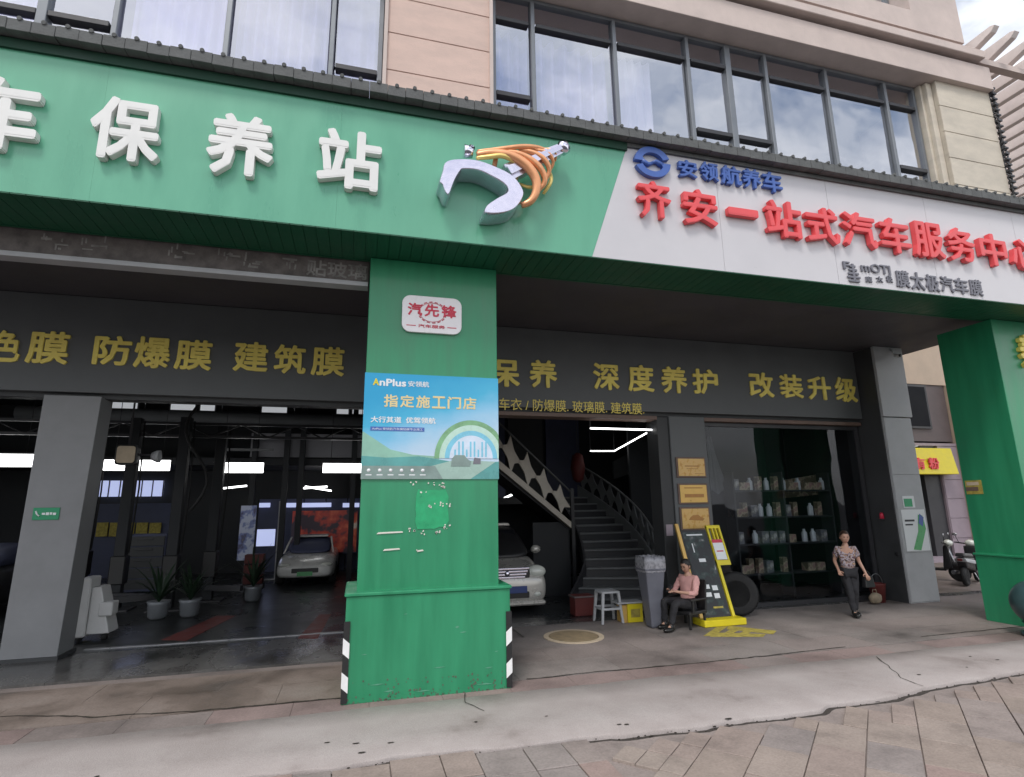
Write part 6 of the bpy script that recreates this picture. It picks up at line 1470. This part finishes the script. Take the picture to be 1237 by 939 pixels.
def person(root, T, pose, mats, lab, hstyle, head):
    """pose: joint positions in the person's own frame (facing -Y)"""
    p = thing('person', lab, 'person', root)
    P = {k: (T @ Vector(v_)) for k, v_ in pose.items()}
    J = {'pel': (P['pel'], (.115, .095)), 'wai': (P['wai'], (.105, .085)), 'che': (P['che'], (.135, .095)), 'nk': (P['nk'], .048), 'hd': (P['hd'], .05)}
    E = [('pel', 'wai'), ('wai', 'che'), ('che', 'nk'), ('nk', 'hd')]
    for s_ in 'lr':
        J[s_ + 'sh'] = (P[s_ + 'sh'], .052); J[s_ + 'el'] = (P[s_ + 'el'], .037); J[s_ + 'wr'] = (P[s_ + 'wr'], .024)
        J[s_ + 'hp'] = (P[s_ + 'hp'], .082); J[s_ + 'kn'] = (P[s_ + 'kn'], .053); J[s_ + 'an'] = (P[s_ + 'an'], .034); J[s_ + 'to'] = (P[s_ + 'to'], .018)
        E += [('che', s_ + 'sh'), (s_ + 'sh', s_ + 'el'), (s_ + 'el', s_ + 'wr'), ('pel', s_ + 'hp'), (s_ + 'hp', s_ + 'kn'), (s_ + 'kn', s_ + 'an'), (s_ + 'an', s_ + 'to')]
        hand_joints(J, E, P[s_ + 'wr'], None, P[s_ + 'wr'] - P[s_ + 'el'], (T.to_3x3() @ Vector((1 if s_ == 'l' else -1, .15, 0))), s_)
    skin_body(J, E, mats['skin'], 'body', p, 'pel')
    g_ = .016
    sl = mats.get('sleeve', .6)
    Js = {'pel': (P['pel'].lerp(P['wai'], .05), (.135, .115)), 'wai': (P['wai'], (.125, .105)), 'che': (P['che'], (.155, .112)), 'cn': (P['che'].lerp(P['nk'], .72), (.062, .058))}
    Es = [('pel', 'wai'), ('wai', 'che'), ('che', 'cn')]
    for s_ in 'lr':
        Js[s_ + 'sh'] = (P[s_ + 'sh'], .068); Js[s_ + 'el'] = (P[s_ + 'el'] if sl > .5 else P[s_ + 'sh'].lerp(P[s_ + 'el'], .75), .055); Es += [('che', s_ + 'sh'), (s_ + 'sh', s_ + 'el')]
        if sl > .5: Js[s_ + 'sw'] = (P[s_ + 'el'].lerp(P[s_ + 'wr'], sl - .1), .042); Es.append((s_ + 'el', s_ + 'sw'))
    skin_body(Js, Es, mats['shirt'], 'shirt', p, 'che', 3, .018)
    Jt = {'pel': (P['pel'], (.128, .108))}; Et = []
    for s_ in 'lr':
        Jt[s_ + 'hp'] = (P[s_ + 'hp'], .096); Jt[s_ + 'kn'] = (P[s_ + 'kn'], .068); Jt[s_ + 'an'] = (P[s_ + 'an'].lerp(P[s_ + 'kn'], .0), .05); Et += [('pel', s_ + 'hp'), (s_ + 'hp', s_ + 'kn'), (s_ + 'kn', s_ + 'an')]
    skin_body(Jt, Et, mats['trousers'], 'trousers', p, 'pel', 3, .014)
    for s_ in 'lr':
        a, t_ = P[s_ + 'an'], P[s_ + 'to']; d_ = (t_ - a); d_.z = 0; d_ = d_.normalized() if d_.length > .01 else Vector((0, -1, 0)); hz = t_.z
        m_ = MB(); m_.sphere((0, 0, 0), 1, n=16, m=10, sc3=(.13, .048, .042)); m_.v = [Vector((v_.x, v_.y * (1 + .25 * (v_.x > 0)), max(v_.z, -.028))) for v_ in m_.v]
        m_.sphere((-.06, 0, .035), 1, n=12, m=8, sc3=(.052, .045, .055))
        m_.xf(Matrix.Translation((a.x + d_.x * .06, a.y + d_.y * .06, hz)) @ Matrix.Rotation(math.atan2(d_.y, d_.x), 4, 'Z')).build('shoe', mats['shoe'], p)
    head_parts(p, P['hd'] + (T.to_3x3() @ Vector((0, -.01, .075))), head[0], head[1], mats['skin'], mats['hair'], hstyle)
    return p, P
# seated man, facing left (towards -X), on a low black chair, looking at his phone
T = Matrix.Translation((5.62, 9.16, 0)) @ Matrix.Rotation(rad(-72), 4, 'Z')
pose = dict(pel=(0, 0, .38), wai=(0, .05, .51), che=(0, .11, .72), nk=(0, .10, .875), hd=(0, .065, .935),
            lsh=(.17, .10, .81), rsh=(-.17, .10, .81), lel=(.23, -.03, .57), rel=(-.23, -.02, .57), lwr=(.10, -.32, .62), rwr=(-.08, -.31, .62),
            lhp=(.09, -.03, .38), rhp=(-.09, -.03, .38), lkn=(.13, -.44, .45), rkn=(-.13, -.43, .47), lan=(.11, -.54, .10), ran=(-.13, -.42, .10), lto=(.11, -.66, .045), rto=(-.13, -.54, .045))
man, MP = person((5.62, 9.16, 0), T, pose, dict(skin='skin', shirt='shirt_pink', trousers='trouser_black', shoe='shoe_black', hair='hair_black', sleeve=.55),
             'seated man in a pink shirt and dark trousers looking down at a phone', 'short', (rad(-72), rad(22)))
ph = MB().box(-.038, .038, -.005, .005, -.075, .075).xf(Matrix.Translation((MP['lwr'] + MP['rwr']) / 2 + Vector((-.075, .0, .05))) @ Matrix.Rotation(rad(-72), 4, 'Z') @ Matrix.Rotation(rad(-40), 4, 'X')).build('phone', 'black_plastic', bevel=.003); tag(ph, 'black phone held by the seated man', 'phone')
ch = thing('low_chair', 'low black chair under the man in the pink shirt', 'chair', (5.68, 9.15, 0))
T2 = Matrix.Translation((5.65, 9.165, 0)) @ Matrix.Rotation(rad(-72), 4, 'Z')
def cbx(nm, *a, b=.012): return MB().box(*a).xf(T2).build(nm, 'black_plastic', ch, bevel=b)
cbx('seat', -.24, .24, -.26, .2, .24, .295); 
MB().hexa([(-.23, .17, .29), (.23, .17, .29), (.23, .21, .29), (-.23, .21, .29)], [(-.22, .24, .78), (.22, .24, .78), (.22, .28, .78), (-.22, .28, .78)]).xf(T2).build('backrest', 'black_plastic', ch, bevel=.012)
for sx in (-1, 1):
    cbx('armrest', sx * .26 - .025, sx * .26 + .025, -.24, .2, .47, .50); cbx('arm_post', sx * .26 - .015, sx * .26 + .015, -.20, -.16, .28, .47, b=.004)
    for sy in (-.22, .16): cbx('leg', sx * .21 - .018, sx * .21 + .018, sy - .018, sy + .018, .012, .24, b=.004)
# walking woman in a patterned blouse
T = Matrix.Translation((9.02, 8.98, 0)) @ Matrix.Rotation(rad(-28), 4, 'Z')
s = .965
pose = dict(pel=(0, 0, .84), wai=(0, -.005, .98), che=(0, .0, 1.17), nk=(0, -.01, 1.33), hd=(0, -.025, 1.40),
            lsh=(.155, .0, 1.26), rsh=(-.155, .0, 1.26), lel=(.225, .05, 1.02), rel=(-.20, .09, 1.02), lwr=(.28, -.05, .82), rwr=(-.19, -.06, .86),
            lhp=(.08, 0, .82), rhp=(-.08, 0, .82), lkn=(.06, -.05, .47), rkn=(-.05, -.10, .47), lan=(.04, .03, .09), ran=(-.03, -.13, .09), lto=(.05, -.08, .045), rto=(-.03, -.24, .045))
pose = {k: (a * s, b2 * s, c * s + (.008 if c < .1 else 0)) for k, (a, b2, c) in pose.items()}
wom, WP = person((9.02, 8.98, 0), T, pose, dict(skin='skin', shirt='blouse_print', trousers='trouser_black', shoe='shoe_black', hair='hair_brown', sleeve=.4),
             'standing woman in a patterned blouse and black trousers carrying a black bag by the storefront', 'long', (rad(-28), rad(8)))
hb = thing('handbag', 'black handbag hanging from the arm of the woman in the patterned blouse', 'bag', WP['lwr'])
c = WP['lwr'] + Vector((.06, .02, -.12)); MB().hexa([(c.x - .11, c.y - .05, c.z - .15), (c.x + .11, c.y - .05, c.z - .15), (c.x + .11, c.y + .05, c.z - .15), (c.x - .11, c.y + .05, c.z - .15)], [(c.x - .09, c.y - .03, c.z + .05), (c.x + .09, c.y - .03, c.z + .05), (c.x + .09, c.y + .03, c.z + .05), (c.x - .09, c.y + .03, c.z + .05)]).build('body', 'black_plastic', hb, bevel=.015)
MB().tube([(c.x - .07, c.y, c.z + .05), (c.x - .04, c.y, c.z + .13), (c.x + .02, c.y, c.z + .13), (c.x + .07, c.y, c.z + .05)], .009, n=6).build('strap', 'black_plastic', hb)
